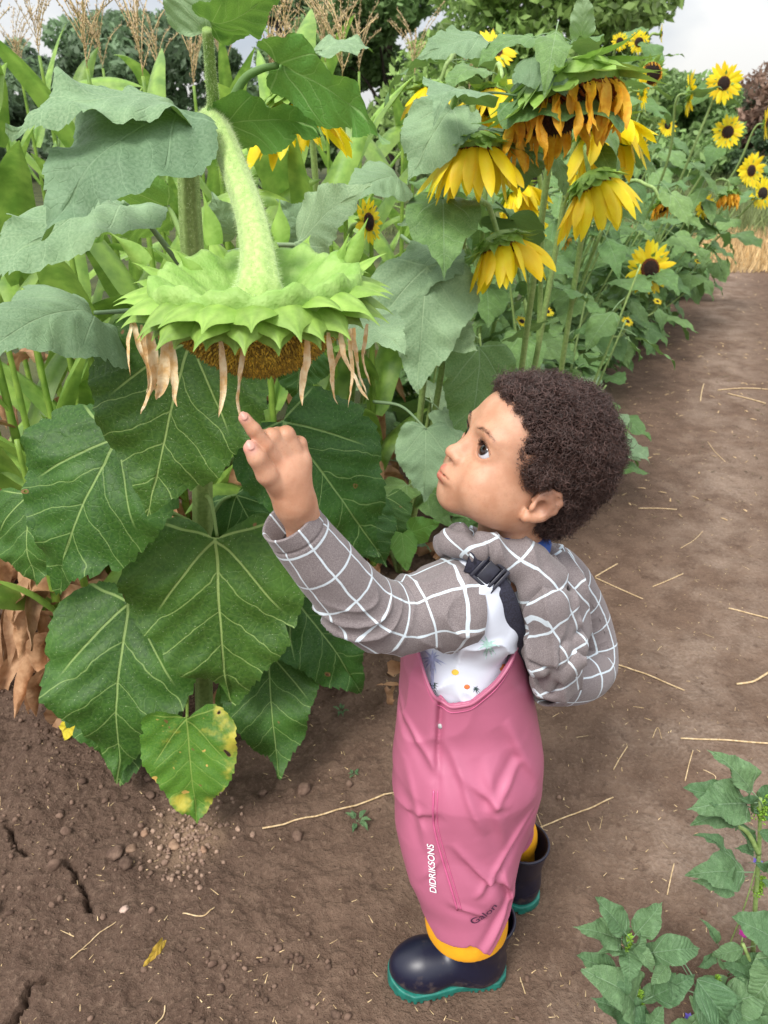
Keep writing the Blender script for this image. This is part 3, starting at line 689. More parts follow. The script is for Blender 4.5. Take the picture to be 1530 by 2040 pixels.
        v, q = surface(fw(sole), O + V3(-.13, -.13, -.003), O + V3(.13, .13, .04), .0016); so = new_mesh('sole', v, q, MC['sole'], up)
    boot(.122, .764, math.radians(180 + 5)); boot(.232, .955, math.radians(180 - 62))
    # ---- jersey trunk
    def trunk(p):
        z = p[:, 2]; cx = np.interp(z, TR[0], TR[1]); a = np.interp(z, TR[0], TR[2]) * .90 - .006; b = np.interp(z, *TB) * .90
        qx = (p[:, 0] - cx) / a; qy = (p[:, 1] - .850) / b; d = ((qx ** 2 + qy ** 2) ** .5 - 1) * np.minimum(a, b) * .9
        d = smax(d, z - .735, .05); d = smin(d, chain(p, [P(935, 1185, .795), P(980, 1150, .85), P(1005, 1140, .915)], [.050, .048, .038], .02), .03); d = smin(d, chain(p, [P(930, 1220, .79), P(975, 1250, .795)], [.046, .040], .02), .02)
        n = fbm(p[:, 0] * 14, p[:, 1] * 14, z * 12, 2)
        return smax(d, .44 - z, .01) - .005 * np.clip(1 - np.abs(n) * 2.5, 0, 1) ** 2
    v, q = surface(trunk, (-.02, .70, .43), (.30, 1.0, .84), .0022); js = fin(new_mesh('jersey', v, q, MC['shirt'])); m = js.modifiers.new('s', 'SMOOTH'); m.iterations = 3
    js['label'] = 'pale jersey printed with palms'
    bj = bvh_of(js)
    def decal(name, polys, mat):
        mb = MB()
        for pl in polys:
            pts = []
            for x, y in pl:
                h = cast_px(bj, x, y, .0007)
                if h is None: break
                pts.append(h[0])
            else:
                if len(pts) > 5:
                    h = cast_px(bj, *np.mean(pl, axis=0), .0010); mb.add(pts + [h[0]], t=[[len(pts), i, (i + 1) % len(pts)] for i in range(len(pts))])
                else: mb.add(pts, t=[[0, i, i + 1] for i in range(1, len(pts) - 1)])
        if mb.n: fin(mb.build(name, mat, smooth=False))
    def palm(cx, cy, s, seed, trunk_len=0):
        r = random.Random(seed); out = []
        for k in range(11):
            a = k / 11 * 6.28 + r.uniform(-.2, .2); L = s * r.uniform(.75, 1.1); w = s * .13; ux, uy = math.cos(a), math.sin(a)
            for j in range(3):
                f0, f1 = j / 3, (j + 1) / 3; dy = s * .25
                out.append([(cx + ux * L * f0 - uy * w * (1 - f0), cy + uy * L * f0 + ux * w * (1 - f0) + dy * f0 * f0), (cx + ux * L * f1 - uy * w * (1 - f1), cy + uy * L * f1 + ux * w * (1 - f1) + dy * f1 * f1),
                            (cx + ux * L * f1 + uy * w * (1 - f1), cy + uy * L * f1 - ux * w * (1 - f1) + dy * f1 * f1), (cx + ux * L * f0 + uy * w * (1 - f0), cy + uy * L * f0 - ux * w * (1 - f0) + dy * f0 * f0)])
        for j in range(int(trunk_len / 6)): out.append([(cx - 3, cy + j * 6), (cx + 3, cy + j * 6), (cx + 3, cy + j * 6 + 6.3), (cx - 3, cy + j * 6 + 6.3)])
        return out
    decal('palm_print', palm(972, 1285, 24, 1, 0), MC['palm']); decal('palm_print', palm(862, 1312, 26, 2, 60), MC['palm_blue'])
    decal('sun_print', [[(907 + 7 * math.cos(k), 1339 + 6 * math.sin(k)) for k in np.linspace(0, 6.28, 10)[:-1]]], MC['sun_print'])
    decal('leaf_print', palm(862, 1366, 16, 4) + palm(948, 1372, 9, 5), MC['leaf_print'])
    decal('flower_print', [[(930 + 6 * math.cos(k), 1368 + 5 * math.sin(k)) for k in np.linspace(0, 6.28, 10)[:-1]]] + [[(1003 + 7 * math.cos(k) * (1 + .4 * math.sin(3 * k)), 1330 + 8 * math.sin(k)) for k in np.linspace(0, 6.28, 14)[:-1]]], MC['orange_print'])
    # ---- sleeves: lofted tubes with running folds, UV in metres
    def sleeve(name, pts, rad, fold, nseg=300, nsid=150, inner=True, seed=0, flat=1.0):
        path = spline(np.array(pts, float), nseg); r = spline(np.array(rad, float)[:, None], nseg)[:, 0]
        for _ in range(12): path[1:-1] = (path[:-2] + path[1:-1] * 2 + path[2:]) / 4
        t, a, b = frames(path); th = np.linspace(0, 2 * np.pi, nsid + 1)
        s = np.concatenate([[0], np.cumsum(np.linalg.norm(np.diff(path, axis=0), axis=1))])
        S, T = np.meshgrid(s, th, indexing='ij'); dirv = np.cos(T)[..., None] * a[:, None] + flat * np.sin(T)[..., None] * b[:, None]
        R = r[:, None] * np.ones_like(T); base = path[:, None] + R[..., None] * dirv
        D = fold(S / s[-1], T, S, base, seed); v = base + D[..., None] * dirv
        uv = np.stack([S, T / (2 * np.pi) * 6.28 * np.mean(r)], -1)
        idx = np.arange(nseg * (nsid + 1)).reshape(nseg, nsid + 1)
        q = np.stack([idx[:-1, :-1], idx[:-1, 1:], idx[1:, 1:], idx[1:, :-1]], -1).reshape(-1, 4)
        mb = MB(); mb.add(v.reshape(-1, 3), q, uv=uv.reshape(-1, 2))
        # cuff turned inside
        e = v[-1]; c = path[-1]; i1 = e + (c - e) * .05 + t[-1] * .0015; i2 = e + (c - e) * .10 - t[-1] * .001; i3 = e + (c - e) * .12 - t[-1] * .03; k = nsid + 1
        mb.add(np.vstack([e, i1, i2, i3]), np.concatenate([np.stack([np.arange(k - 1) + j * k, np.arange(1, k) + j * k, np.arange(1, k) + (j + 1) * k, np.arange(k - 1) + (j + 1) * k], 1) for j in range(3)]), uv=np.tile(uv[-1], (4, 1)))
        o = fin(mb.build(name, MC['grid'])); return o, path
    def fold_near(s, T, S, B, seed):
        n = vnoise(B[..., 0] * 22, B[..., 1] * 22, B[..., 2] * 22)
        el = np.exp(-((s - .50) / .14) ** 2); up = np.exp(-((s - .14) / .14) ** 2); 
        w = 1 - np.abs(np.sin(S * 95 + 1.4 * np.sin(T * 2 + 1) + 2.0 * n + T * .8)) ; w2 = 1 - np.abs(np.sin(S * 60 - T * 1.2 + 2.5 * n))
        c = .0075 * el * (w ** 2.0 - .35) * (.55 + .6 * np.cos(T - 1.8)) + .0065 * up * (w2 ** 1.5 - .35)
        c += .0022 * fbm(B[..., 0] * 18, B[..., 1] * 18, B[..., 2] * 18, 3)
        hem = -.0016 * np.exp(-((S.max() - S - .020) / .0016) ** 2)
        return c + hem
    sleeve('sleeve', [P(918, 1203, .792), P(895, 1206, .785), P(850, 1214, .775), P(790, 1232, .755), P(722, 1208, .735), P(646, 1126, .715), P(575, 1034, .700)],
           [.0600, .0600, .0520, .0455, .0440, .0390, .0325], fold_near)
    sleeve('sleeve', [P(1050, 1140, .89), P(1110, 1150, .94), P(1165, 1235, .955), P(1180, 1320, .93), P(1150, 1352, .88), P(1085, 1360, .84)],
           [.040, .044, .040, .040, .038, .034], lambda s, T, S, B, seed: fold_near(s * .9 + .1, T, S, B, seed) * .45, seed=3)
    # raglan join on the near shoulder
    # ---- hood lying on the back and round the neck
    def hood(p):
        d = chain(p, [P(893, 1082, .862), P(905, 1078, .815), P(960, 1092, .785), P(1030, 1112, .800), P(1075, 1130, .82)], [.015, .018, .0175, .021, .026], .02)
        d = smin(d, chain(p, [P(893, 1082, .862), P(915, 1070, .91), P(990, 1072, .93), P(1060, 1080, .92), P(1090, 1120, .88)], [.015, .018, .018, .022, .026], .02), .02)
        d = smin(d, chain(p, [P(1062, 1120, .80), P(1086, 1190, .785), P(1104, 1290, .78), P(1108, 1352, .80)], [.022, .031, .037, .033], .03), .02)
        d = smin(d, chain(p, [P(1085, 1110, .88), P(1112, 1170, .86), P(1112, 1260, .84), P(1105, 1340, .83)], [.024, .034, .036, .036], .03), .022)
        n = fbm(p[:, 0] * 20, p[:, 1] * 20, p[:, 2] * 12 + 2, 2); n2 = vnoise(p[:, 0] * 9, p[:, 1] * 9 + 4, p[:, 2] * 5)
        cr = np.clip(1 - np.abs(n) * 3.2, 0, 1) ** 2; sw = 1 - np.abs(np.sin(p[:, 0] * 75 + p[:, 2] * 22 + 2.4 * n2))
        return d + .0105 * cr - .0055 * (sw ** 2 - .3)
    v, q = surface(hood, (.04, .70, .50), (.32, 1.0, .90), .0020)
    uv = np.stack([(v[:, 0] * .80 + v[:, 2] * .50) + .5 * v[:, 1] + .02 * vnoise(v[:, 0] * 14, v[:, 1] * 14, v[:, 2] * 14), (-v[:, 0] * .62 + v[:, 2] * .72) + .3 * v[:, 1] + .02 * vnoise(v[:, 0] * 14 + 8, v[:, 1] * 14, v[:, 2] * 14)], 1)
    ho = fin(new_mesh('hood', v, q, MC['grid'], uv=uv)); m = ho.modifiers.new('s', 'SMOOTH'); m.iterations = 3
    # blue tee collar
    f = lambda p: chain(p, [P(1000, 1090, .80), P(1040, 1098, .806), P(1070, 1092, .835), P(1078, 1084, .87)], [.012, .014, .015, .014], .01)
    v, q = surface(f, (.10, .75, .70), (.28, .95, .88), .002); fin(new_mesh('tee_collar', v, q, MC['blue']))
    # ---- braces strap with slide buckle
    bh = bvh_of(js); _bh = bvh_of(ho)
    cl = [(1034, 1330), (1032, 1280), (1022, 1225), (1004, 1180), (985, 1148), (960, 1120), (930, 1112)]; pts = []
    for x, y in spline(np.array(cl, float), 40):
        h = cast_px(bh, x, y, .0); h2 = cast_px(_bh, x, y, .003) if y < 1175 else None
        if h2 is not None and (h is None or h2[0][1] < h[0][1]): h = h2
        pts.append(h[0] if h is not None else P(x, y, .78))
    pts = np.array(pts)
    for _ in range(60): pts[1:-1] = (pts[:-2] + pts[1:-1] * 2 + pts[2:]) / 4
    pts += V3(0, -.009, .003); tg = np.gradient(pts, axis=0); tg /= np.linalg.norm(tg, axis=1)[:, None]; nrm = unit(V3(.05, -.9, .42)); side = np.cross(tg, nrm); side /= np.linalg.norm(side, axis=1)[:, None]
    w = .0130; mb = MB(); k = len(pts); nn = np.cross(side, tg)
    off = [-w, -w * .95, w * .95, w]; V = np.concatenate([pts - side * w, pts - side * w * .9 - nn * .0022 * np.sign((nn @ nrm))[:, None] * -1, pts + side * w * .9 - nn * .0022 * np.sign((nn @ nrm))[:, None] * -1, pts + side * w])
    q = np.concatenate([np.stack([np.arange(k - 1) + j * k, np.arange(1, k) + j * k, np.arange(1, k) + ((j + 1) % 4) * k, np.arange(k - 1) + ((j + 1) % 4) * k], 1) for j in range(4)])
    mb.add(V, q); st = fin(mb.build('strap', MC['web'], smooth=False))
    bh2 = bvh_of(ho); h = cast_px(bh2, 984, 1128, .007) or cast_px(bh, 984, 1128, .011); bc = P(984, 1128, .755); bc = h[0] if h is not None else bc
    kb = int(np.argmin(np.linalg.norm((pts - CAMP) / np.linalg.norm(pts - CAMP, axis=1)[:, None] - unit(P(984, 1130, .8) - CAMP), axis=1))); bc = pts[kb] + nrm * .0035; e1 = unit(tg[kb] - nrm * (tg[kb] @ nrm)); e2 = np.cross(nrm, e1); mb = MB()
    def bx(a0, a1, b0, b1, z0, z1, tilt=0.):
        V = [bc + e1 * a + e2 * b + nrm * (z + tilt * a) for z in (z0, z1) for a, b in ((a0, b0), (a1, b0), (a1, b1), (a0, b1))]
        mb.add(V, [[3, 2, 1, 0], [4, 5, 6, 7], [0, 1, 5, 4], [1, 2, 6, 5], [2, 3, 7, 6], [3, 0, 4, 7]])
    hw, hl = .0175, .0180
    bx(-hl, -hl + .0045, -hw, hw, 0, .0042); bx(hl - .0045, hl, -hw, hw, 0, .0042); bx(-hl, hl, -hw - .0006, -hw + .0036, -.0005, .0038); bx(-hl, hl, hw - .0036, hw + .0006, -.0005, .0038); bx(-.0115, -.0075, -hw, hw, .0015, .0052); bx(-.0070, .0105, -hw + .0045, hw - .0045, .0008, .0026, .05)
    bk = fin(mb.build('buckle', MC['buckle'], smooth=False)); bv_ = bk.modifiers.new('b', 'BEVEL'); bv_.width = .0009; bv_.segments = 2
# ---------------------------------------------------------------- plant materials
def leaf_material(name, ca, cb, vein, rough=.5, trans=.22, vs=.56, yellow=False, spots=.0, back=None, nvein=.19):
    m, nt, b, out = material(name); g = NB(nt); uv = g.n('ShaderNodeUVMap', uv_map='UVMap').outputs[0]; tc = g.n('ShaderNodeTexCoord').outputs['Object']
    s = g.n('ShaderNodeSeparateXYZ'); nt.links.new(uv, s.inputs[0]); u, v = s.outputs[0], s.outputs[1]
    oi = g.n('ShaderNodeObjectInfo').outputs['Random']; cx = g.n('ShaderNodeCombineXYZ'); nt.links.new(g.m('MULTIPLY', oi, 37.), cx.inputs[0]); nt.links.new(g.m('MULTIPLY', oi, 91.), cx.inputs[1]); va = g.n('ShaderNodeVectorMath', operation='ADD'); nt.links.new(uv, va.inputs[0]); nt.links.new(cx.outputs[0], va.inputs[1]); uv = va.outputs[0]
    nz = g.noise(uv, 5, 2); nz2 = g.noise(uv, 60, 3)
    au = g.m('ABSOLUTE', g.m('ADD', u, g.m('MULTIPLY', g.m('SUBTRACT', nz, .5), .012)))
    mid = g.ramp(au, g.m('MULTIPLY_ADD', v, -.0060, .0098), g.m('MULTIPLY_ADD', v, -.0042, .0054))
    # two strong veins from the leaf base
    bl = g.m('ABSOLUTE', g.m('SUBTRACT', g.m('POWER', au, 1.18), g.m('MULTIPLY', g.m('SUBTRACT', v, .015), .62)))
    bas = g.m('MULTIPLY', g.ramp(bl, .0078, .003), g.ramp(v, .42, .30))
    bl2 = g.m('ABSOLUTE', g.m('ADD', v, g.m('MULTIPLY', au, .18))); bas2 = g.m('MULTIPLY', g.ramp(bl2, .008, .003), g.ramp(au, .30, .2))
    ss = g.m('ADD', g.m('SUBTRACT', v, g.m('MULTIPLY', g.m('POWER', au, .92), .80)), g.m('MULTIPLY', g.m('SUBTRACT', nz, .5), .13))
    fr = g.m('ABSOLUTE', g.m('SUBTRACT', g.m('FRACT', g.m('MULTIPLY', ss, 1 / nvein)), .5))       # .5 on a vein
    lat = g.m('MULTIPLY', g.ramp(fr, g.m('MULTIPLY_ADD', au, .026, .472), .489), g.ramp(ss, .02, .06))
    vo = g.n('ShaderNodeTexVoronoi', feature='DISTANCE_TO_EDGE'); nt.links.new(uv, vo.inputs['Vector']); vo.inputs['Scale'].default_value = 17
    ter = g.ramp(vo.outputs['Distance'], .06, .012)
    ter_c = g.m('MULTIPLY', ter, .07)
    mask = g.m('MAXIMUM', g.m('MAXIMUM', mid, bas), g.m('MAXIMUM', g.m('MULTIPLY', lat, .75), g.m('MAXIMUM', ter_c, bas2)))
    base = g.mix(g.ramp(nz2, .3, .7), ca, cb)
    lv = g.noise(tc, 9, 3); base = g.mix(g.m('MULTIPLY', g.ramp(lv, .45, .75), .45), base, tuple(min(1, c * 1.6) for c in cb))
    if yellow:
        yn = g.m('ADD', g.noise(uv, 3.2, 4), g.m('MULTIPLY', au, .45)); base = g.mix(g.ramp(yn, .62, .76), base, (.55, .47, .07))
        base = g.mix(g.ramp(g.noise(uv, 9, 2), .66, .70), base, (.70, .42, .12))
    # pale specks, brown bites
    sp = g.ramp(g.noise(uv, 130, 1), .70, .74); base = g.mix(g.m('MULTIPLY', sp, .55), base, (.42, .46, .30))
    hn = g.noise(uv, 6.0, 2)
    if spots: base = g.mix(g.ramp(hn, .735 - spots, .75 - spots), base, (.20, .11, .045))
    col = g.mix(g.m('MULTIPLY', mask, vs), base, vein)
    at = g.n('ShaderNodeVertexColor', layer_name='col').outputs[0]; col = g.mix(1., col, at, 'MULTIPLY')
    hv = g.n('ShaderNodeHueSaturation'); nt.links.new(col, hv.inputs['Color'])
    nt.links.new(g.m('MULTIPLY_ADD', oi, .35, .84), hv.inputs['Value']); nt.links.new(g.m('MULTIPLY_ADD', oi, -.025, .512), hv.inputs['Hue']); col = hv.outputs[0]
    if back:
        ge = g.n('ShaderNodeNewGeometry').outputs['Backfacing']; col = g.mix(g.m('MULTIPLY', ge, .75), col, back)
    nt.links.new(col, b.inputs['Base Color']); b.inputs['Roughness'].default_value = rough; b.inputs['Specular IOR Level'].default_value = .24
    hgt = g.m('SUBTRACT', g.m('MULTIPLY', g.m('POWER', g.m('SUBTRACT', .5, fr), .6), .55), g.m('ADD', g.m('MULTIPLY', ter, .10), g.m('MULTIPLY', g.m('MAXIMUM', mid, bas), .35)))
    hgt = g.m('ADD', hgt, g.m('MULTIPLY', nz2, .10))
    nt.links.new(g.bump(hgt, .55, .006), b.inputs['Normal'])
    tl = g.n('ShaderNodeBsdfTranslucent'); nt.links.new(g.mix(.5, col, (.30, .48, .06)), tl.inputs[0]); ms = g.n('ShaderNodeMixShader'); ms.inputs[0].default_value = trans
    nt.links.new(b.outputs[0], ms.inputs[1]); nt.links.new(tl.outputs[0], ms.inputs[2]); fin_ = ms.outputs[0]
    if spots:
        tr = g.n('ShaderNodeBsdfTransparent'); m2 = g.n('ShaderNodeMixShader'); nt.links.new(g.m('GREATER_THAN', hn, .765 - spots), m2.inputs[0]); nt.links.new(fin_, m2.inputs[1]); nt.links.new(tr.outputs[0], m2.inputs[2]); fin_ = m2.outputs[0]
    nt.links.new(fin_, out.inputs[0])
    return m
ML = dict(
    dark=leaf_material('sunflower_leaf_dark', (.022, .072, .012), (.048, .120, .020), (.36, .50, .17), .5, .16, spots=.015, back=(.13, .22, .10)),
    grey=leaf_material('sunflower_leaf_grey', (.165, .265, .140), (.255, .365, .205), (.38, .52, .30), .6, .2, vs=.5, back=(.10, .22, .05)),
    bright=leaf_material('sunflower_leaf_bright', (.085, .22, .040), (.13, .29, .060), (.34, .50, .18), .55, .3, vs=.6, back=(.22, .36, .14)),
    yellow=leaf_material('sunflower_leaf_yellowing', (.065, .17, .022), (.12, .24, .030), (.40, .50, .12), .5, .25, yellow=True, spots=.05),
    bush=leaf_material('bush_leaf', (.085, .170, .050), (.150, .255, .085), (.30, .42, .24), .55, .2, vs=.45, back=(.12, .22, .10)),
    weed=leaf_material('weed_leaf', (.070, .145, .060), (.115, .205, .095), (.26, .38, .24), .5, .15, vs=.5, nvein=.095),
    fly=leaf_material('yellow_fallen_leaf', (.70, .50, .03), (.80, .62, .05), (.80, .70, .2), .5, .2))
MP = dict(
    stem=simple('green_stem', (.20, .30, .085), .6, 120, .2, .5, .0012, col2=(.30, .42, .14), attr=True),
    stem_pale=simple('pale_hairy_stem', (.27, .42, .10), .62, 160, .2, .6, .0014, col2=(.42, .56, .18), attr=True, sheen=.3),
    hairs=simple('stem_hairs', (.72, .82, .52), .6, 60, .1, 0, trans=.3),
    bract=simple('green_bract', (.215, .38, .060), .55, 60, .2, .45, .0015, col2=(.31, .49, .10), attr=True, trans=.25),
    back=simple('head_back', (.20, .37, .065), .6, 45, .2, .6, .003, col2=(.30, .47, .12), attr=True, trans=.12),
    disc=simple('seed_disc', (.60, .44, .065), .7, 260, .5, .8, .002, attr=True),
    disc_dark=simple('dark_disc', (.030, .014, .007), .8, 200, .5, .9, .002, attr=True),
    petal=simple('yellow_petal', (.94, .70, .010), .5, 40, .12, .3, .0012, col2=(.97, .80, .02), attr=True, trans=.42),
    wilt=simple('wilted_petal', (.82, .38, .015), .6, 90, .3, .5, .0015, col2=(.94, .58, .04), attr=True, trans=.3),
    dry=simple('dried_petal', (.74, .46, .18), .65, 90, .3, .6, .002, col2=(.96, .82, .56), attr=True, trans=.25),
    corn=simple('corn_leaf', (.145, .28, .045), .45, 22, .2, .3, .001, col2=(.29, .46, .085), attr=True, trans=.35),
    husk=simple('dry_corn_leaf', (.30, .145, .065), .7, 30, .3, .6, .003, col2=(.52, .31, .17), attr=True, trans=.2),
    tassel=simple('tassel', (.50, .37, .22), .7, 120, .3, .4, .001, attr=True))

# ---------------------------------------------------------------- leaves
CORD = [(0, 1.0), (.030, .955), (.085, .88), (.17, .76), (.265, .62), (.355, .46), (.405, .31), (.410, .17), (.365, .04), (.28, -.055), (.175, -.085), (.08, -.05), (.02, -.004), (0, .0)]
OVAT = [(0, 1.0), (.03, .95), (.09, .84), (.17, .69), (.235, .52), (.255, .36), (.225, .20), (.13, .07), (.05, .015), (0, 0)]
LANC = [(0, 1.0), (.02, .94), (.06, .82), (.115, .64), (.15, .46), (.15, .30), (.11, .14), (.04, .03), (0, 0)]
def leaf_verts(shape=CORD, nr=22, na=170, teeth=46, tooth=.038, width=1., arch=.10, fold=.05, wave=.034, side=.12, rip=.008, seed=0, curl=0., nvein=.19):
    R_ = np.random.default_rng(seed)
    half = spline(np.array(shape, float), na // 2 + 1); L = np.concatenate([[0], np.cumsum(np.linalg.norm(np.diff(half, axis=0), axis=1))]); L /= L[-1]
    t = np.linspace(0, 1, na // 2 + 1); half = np.stack([np.interp(t, L, half[:, 0]), np.interp(t, L, half[:, 1])], 1)
    out = []
    for sgn, ph in ((1, R_.random()), (-1, R_.random())):
        saw = ((t * teeth / 2 + ph) % 1); sc = 1 - tooth * saw * np.clip(np.minimum(t, .93 - t) * 12, 0, 1) * (1 + .5 * np.sin(t * 31 + ph * 9))
        lob = 1 + .040 * np.sin(t * 9 + ph * 20) + .026 * np.sin(t * 21 + ph * 7) - .10 * np.exp(-((t - R_.uniform(.2, .8)) / .012) ** 2) * (R_.random() < .6)
        h = half.copy(); c = V3(0, .16, 0)[:2]; h = c + (h - c) * (sc * np.where((t > .02) & (t < .9), lob, 1))[:, None]; h[:, 0] *= sgn; out.append(h)
    ring = np.vstack([out[0], out[1][-2:0:-1]]); ring[:, 0] *= width; n = len(ring); c = np.array([0, .16])
    k = np.linspace(0, 1, nr + 1)[1:] ** .8
    xy = c + (ring[None] - c) * k[:, None, None]; xy = np.vstack([xy.reshape(-1, 2), c[None]])
    x, y = xy[:, 0], xy[:, 1]; ax = np.abs(x); kk = np.append(np.repeat(k, n), 0)
    ph = R_.uniform(0, 6.3, 4)
    z = arch * 4 * y * (1 - y) + fold * ax * 2 - side * (ax / .4) ** 2 * (.6 + .4 * np.sin(y * 3 + ph[0]) * np.sign(x))
    z += wave * kk ** 3 * np.sin(y * 13 + np.sign(x) * ph[1] + ph[2]) + wave * .5 * kk ** 3 * np.sin(y * 27 + ph[3] + np.sign(x))
    s = y - .8 * ax ** .92; z += rip * (-np.cos(2 * np.pi * s / nvein)) * np.clip(ax * 10, 0, 1) * -1
    z += .055 * vnoise(x * 4 + seed, y * 4, 0 * x) * kk
    z -= curl * np.clip(y - .55, 0, 1) ** 2 * 2.2
    idx = np.arange(nr * n).reshape(nr, n)
    q = np.stack([idx[:-1], np.roll(idx[:-1], -1, 1), np.roll(idx[1:], -1, 1), idx[1:]], -1).reshape(-1, 4)
    t3 = np.stack([np.full(n, nr * n), np.roll(idx[0], -1), idx[0]], 1)
    return np.stack([x, y, z], 1), q, t3, xy.copy() / [max(width, .01) ** .5, 1]
def leaf_frame(base, tip, nrm):
    y = np.asarray(tip, float) - base; L = np.linalg.norm(y); y /= L; n = np.asarray(nrm, float); n = unit(n - y * (n @ y)); x = np.cross(y, n); return np.stack([x, y, n], 1), L
def hero_leaf(parent, origin, base, tip, nrm, widthpx=None, width=1., mat='dark', petiole=None, prad=.004, col=(1, 1, 1), name='leaf', label=None, **kw):
    M, L = leaf_frame(base, tip, nrm); v, q, t, uv = leaf_verts(width=width, **kw)
    mb = MB(); mb.add(v * L @ M.T + base, q, t, uv, col)
    if petiole is not None:
        pts = list(petiole) + [np.asarray(base) + M[:, 1] * .01 * L - M[:, 2] * .002]
        p = spline(np.array(pts, float), 24); vv, qq, tt, _ = tube_data(p, np.linspace(prad * 1.35, prad * .75, 24), 9); mb.add(vv, qq, tt, np.tile([0, .45], (len(vv), 1)), np.asarray(col) * .85)
    o = mb.build(name, ML[mat], parent, origin=None); o.location = -np.asarray(origin); 
    if label: o['label'] = label
    return o
LEAFLIB = {}
def lib_leaf(key, shape, mat, n, **kw):
    out = []
    for i in range(n):
        v, q, t, uv = leaf_verts(shape, seed=100 + i * 7, **{**kw, 'arch': kw.get('arch', .08) * random.uniform(.2, 1.8), 'side': kw.get('side', .1) * random.uniform(.2, 1.6), 'curl': kw.get('curl', .15) * random.uniform(0, 2)})
        mb = MB(); mb.add(v, q, t, uv); pts = np.array([[0, -.42, -.10], [0, -.2, -.02], [0, .03, .0]]); vv, qq, tt, _ = tube_data(spline(pts, 7), .011, 5); mb.add(vv, qq, tt, np.tile([0, .45], (len(vv), 1)))
        o = mb.build('leaf', ML[mat]); me = o.data; bpy.data.objects.remove(o); out.append(me)
    LEAFLIB[key] = out
lib_leaf('bush', CORD, 'bush', 7, nr=6, na=56, teeth=18, tooth=.05, wave=.03, rip=.004)
lib_leaf('ovate', OVAT, 'bush', 5, nr=6, na=48, teeth=14, tooth=.04, wave=.03, rip=.003)
lib_leaf('grey', CORD, 'grey', 5, nr=8, na=80, teeth=24, tooth=.05, wave=.03, rip=.004)
lib_leaf('weed', OVAT, 'weed', 6, nr=10, na=72, teeth=26, tooth=.02, wave=.035, rip=.012, fold=.28, side=.16, arch=.14, nvein=.095, width=1.1)
def put_leaf(parent, origin, key, base, direction, nrm, L, width=1.):
    me = random.choice(LEAFLIB[key]); M, _ = leaf_frame(np.zeros(3), direction, nrm); o = bpy.data.objects.new('leaf', me); C.objects.link(o); o.parent = parent
    A = Matrix(M.tolist()).to_4x4(); A.translation = Vector(np.asarray(base) - origin); o.matrix_basis = A @ Matrix.Diagonal((L * width, L, L, 1)); return o

def hairs_on(path, rad, n, Lh=.004, seed=0, r=.00012):
    R_ = np.random.default_rng(seed); path = np.asarray(path); t, a, b = frames(path); rad = np.broadcast_to(rad, (len(path),))
    i = R_.uniform(0, len(path) - 1.01, n); k = i.astype(int); f = (i - k)[:, None]; p = path[k] * (1 - f) + path[k + 1] * f; th = R_.uniform(0, 6.283, n)
    d = np.cos(th)[:, None] * a[k] + np.sin(th)[:, None] * b[k]; s = p + d * (rad[k] * .96)[:, None]; L = R_.uniform(.4, 1, n)[:, None] * Lh
    e = s + (d + R_.normal(0, .35, (n, 3)) + V3(0, 0, -.1)) * L; w = np.cross(d, t[k]) * r * 1.6
    v = np.stack([s - w, s + w, e], 1).reshape(-1, 3); w2 = t[k] * r * 1.6; v2 = np.stack([s - w2, s + w2, e], 1).reshape(-1, 3)
    return np.vstack([v, v2]), np.arange(6 * n).reshape(-1, 3)
def ribbon(base, d, nrm, L, w, prof, droop=0., twist=0., n=12, cross=3, cup=.0, crumple=0., seed=0, grav=V3(0, 0, -1)):
    """petal / bract / blade: strip along a bending line; prof(t)-> relative width"""
    R_ = np.random.default_rng(seed); p = np.array(base, float); d = unit(d); nrm = unit(nrm - d * (np.asarray(nrm) @ d)); pts = [p.copy()]; ds = [d.copy()]
    for i in range(n - 1):
        d = unit(d + grav * droop / (n - 1) + (R_.normal(0, crumple, 3) if crumple else 0)); p = p + d * L / (n - 1); pts.append(p.copy()); ds.append(d.copy())
    pts = np.array(pts); ds = np.array(ds); t = np.linspace(0, 1, n); W_ = prof(t) * w; sd0 = np.cross(ds[0], nrm)
    V = []; 
    for i in range(n):
        sd = sd0 - ds[i] * (sd0 @ ds[i]); sd = unit(sd); nn = np.cross(sd, ds[i]); a = twist * t[i]; sx = sd * math.cos(a) + nn * math.sin(a); nx = np.cross(sx, ds[i])
        for j in range(cross):
            c = (j / (cross - 1) - .5) * 2; V.append(pts[i] + sx * c * W_[i] * .5 + nx * (cup * W_[i] * c * c + (R_.normal(0, crumple * w * .25) if crumple else 0)))
    idx = np.arange(n * cross).reshape(n, cross); q = np.stack([idx[:-1, :-1], idx[:-1, 1:], idx[1:, 1:], idx[1:, :-1]], -1).reshape(-1, 4)
    uv = np.stack(np.meshgrid(t, np.linspace(-.5, .5, cross), indexing='ij')[::-1], -1).reshape(-1, 2)
    return np.array(V), q, uv
PETAL = lambda t: np.interp(t, [0, .12, .35, .65, .88, 1], [.45, .75, 1, .92, .5, .04])
BRACT = lambda t: np.interp(t, [0, .12, .35, .55, .72, .85, 1], [.85, 1, .98, .66, .26, .12, .02])
BLADE = lambda t: np.interp(t, [0, .08, .4, .75, 1], [.6, .9, 1, .7, .03])

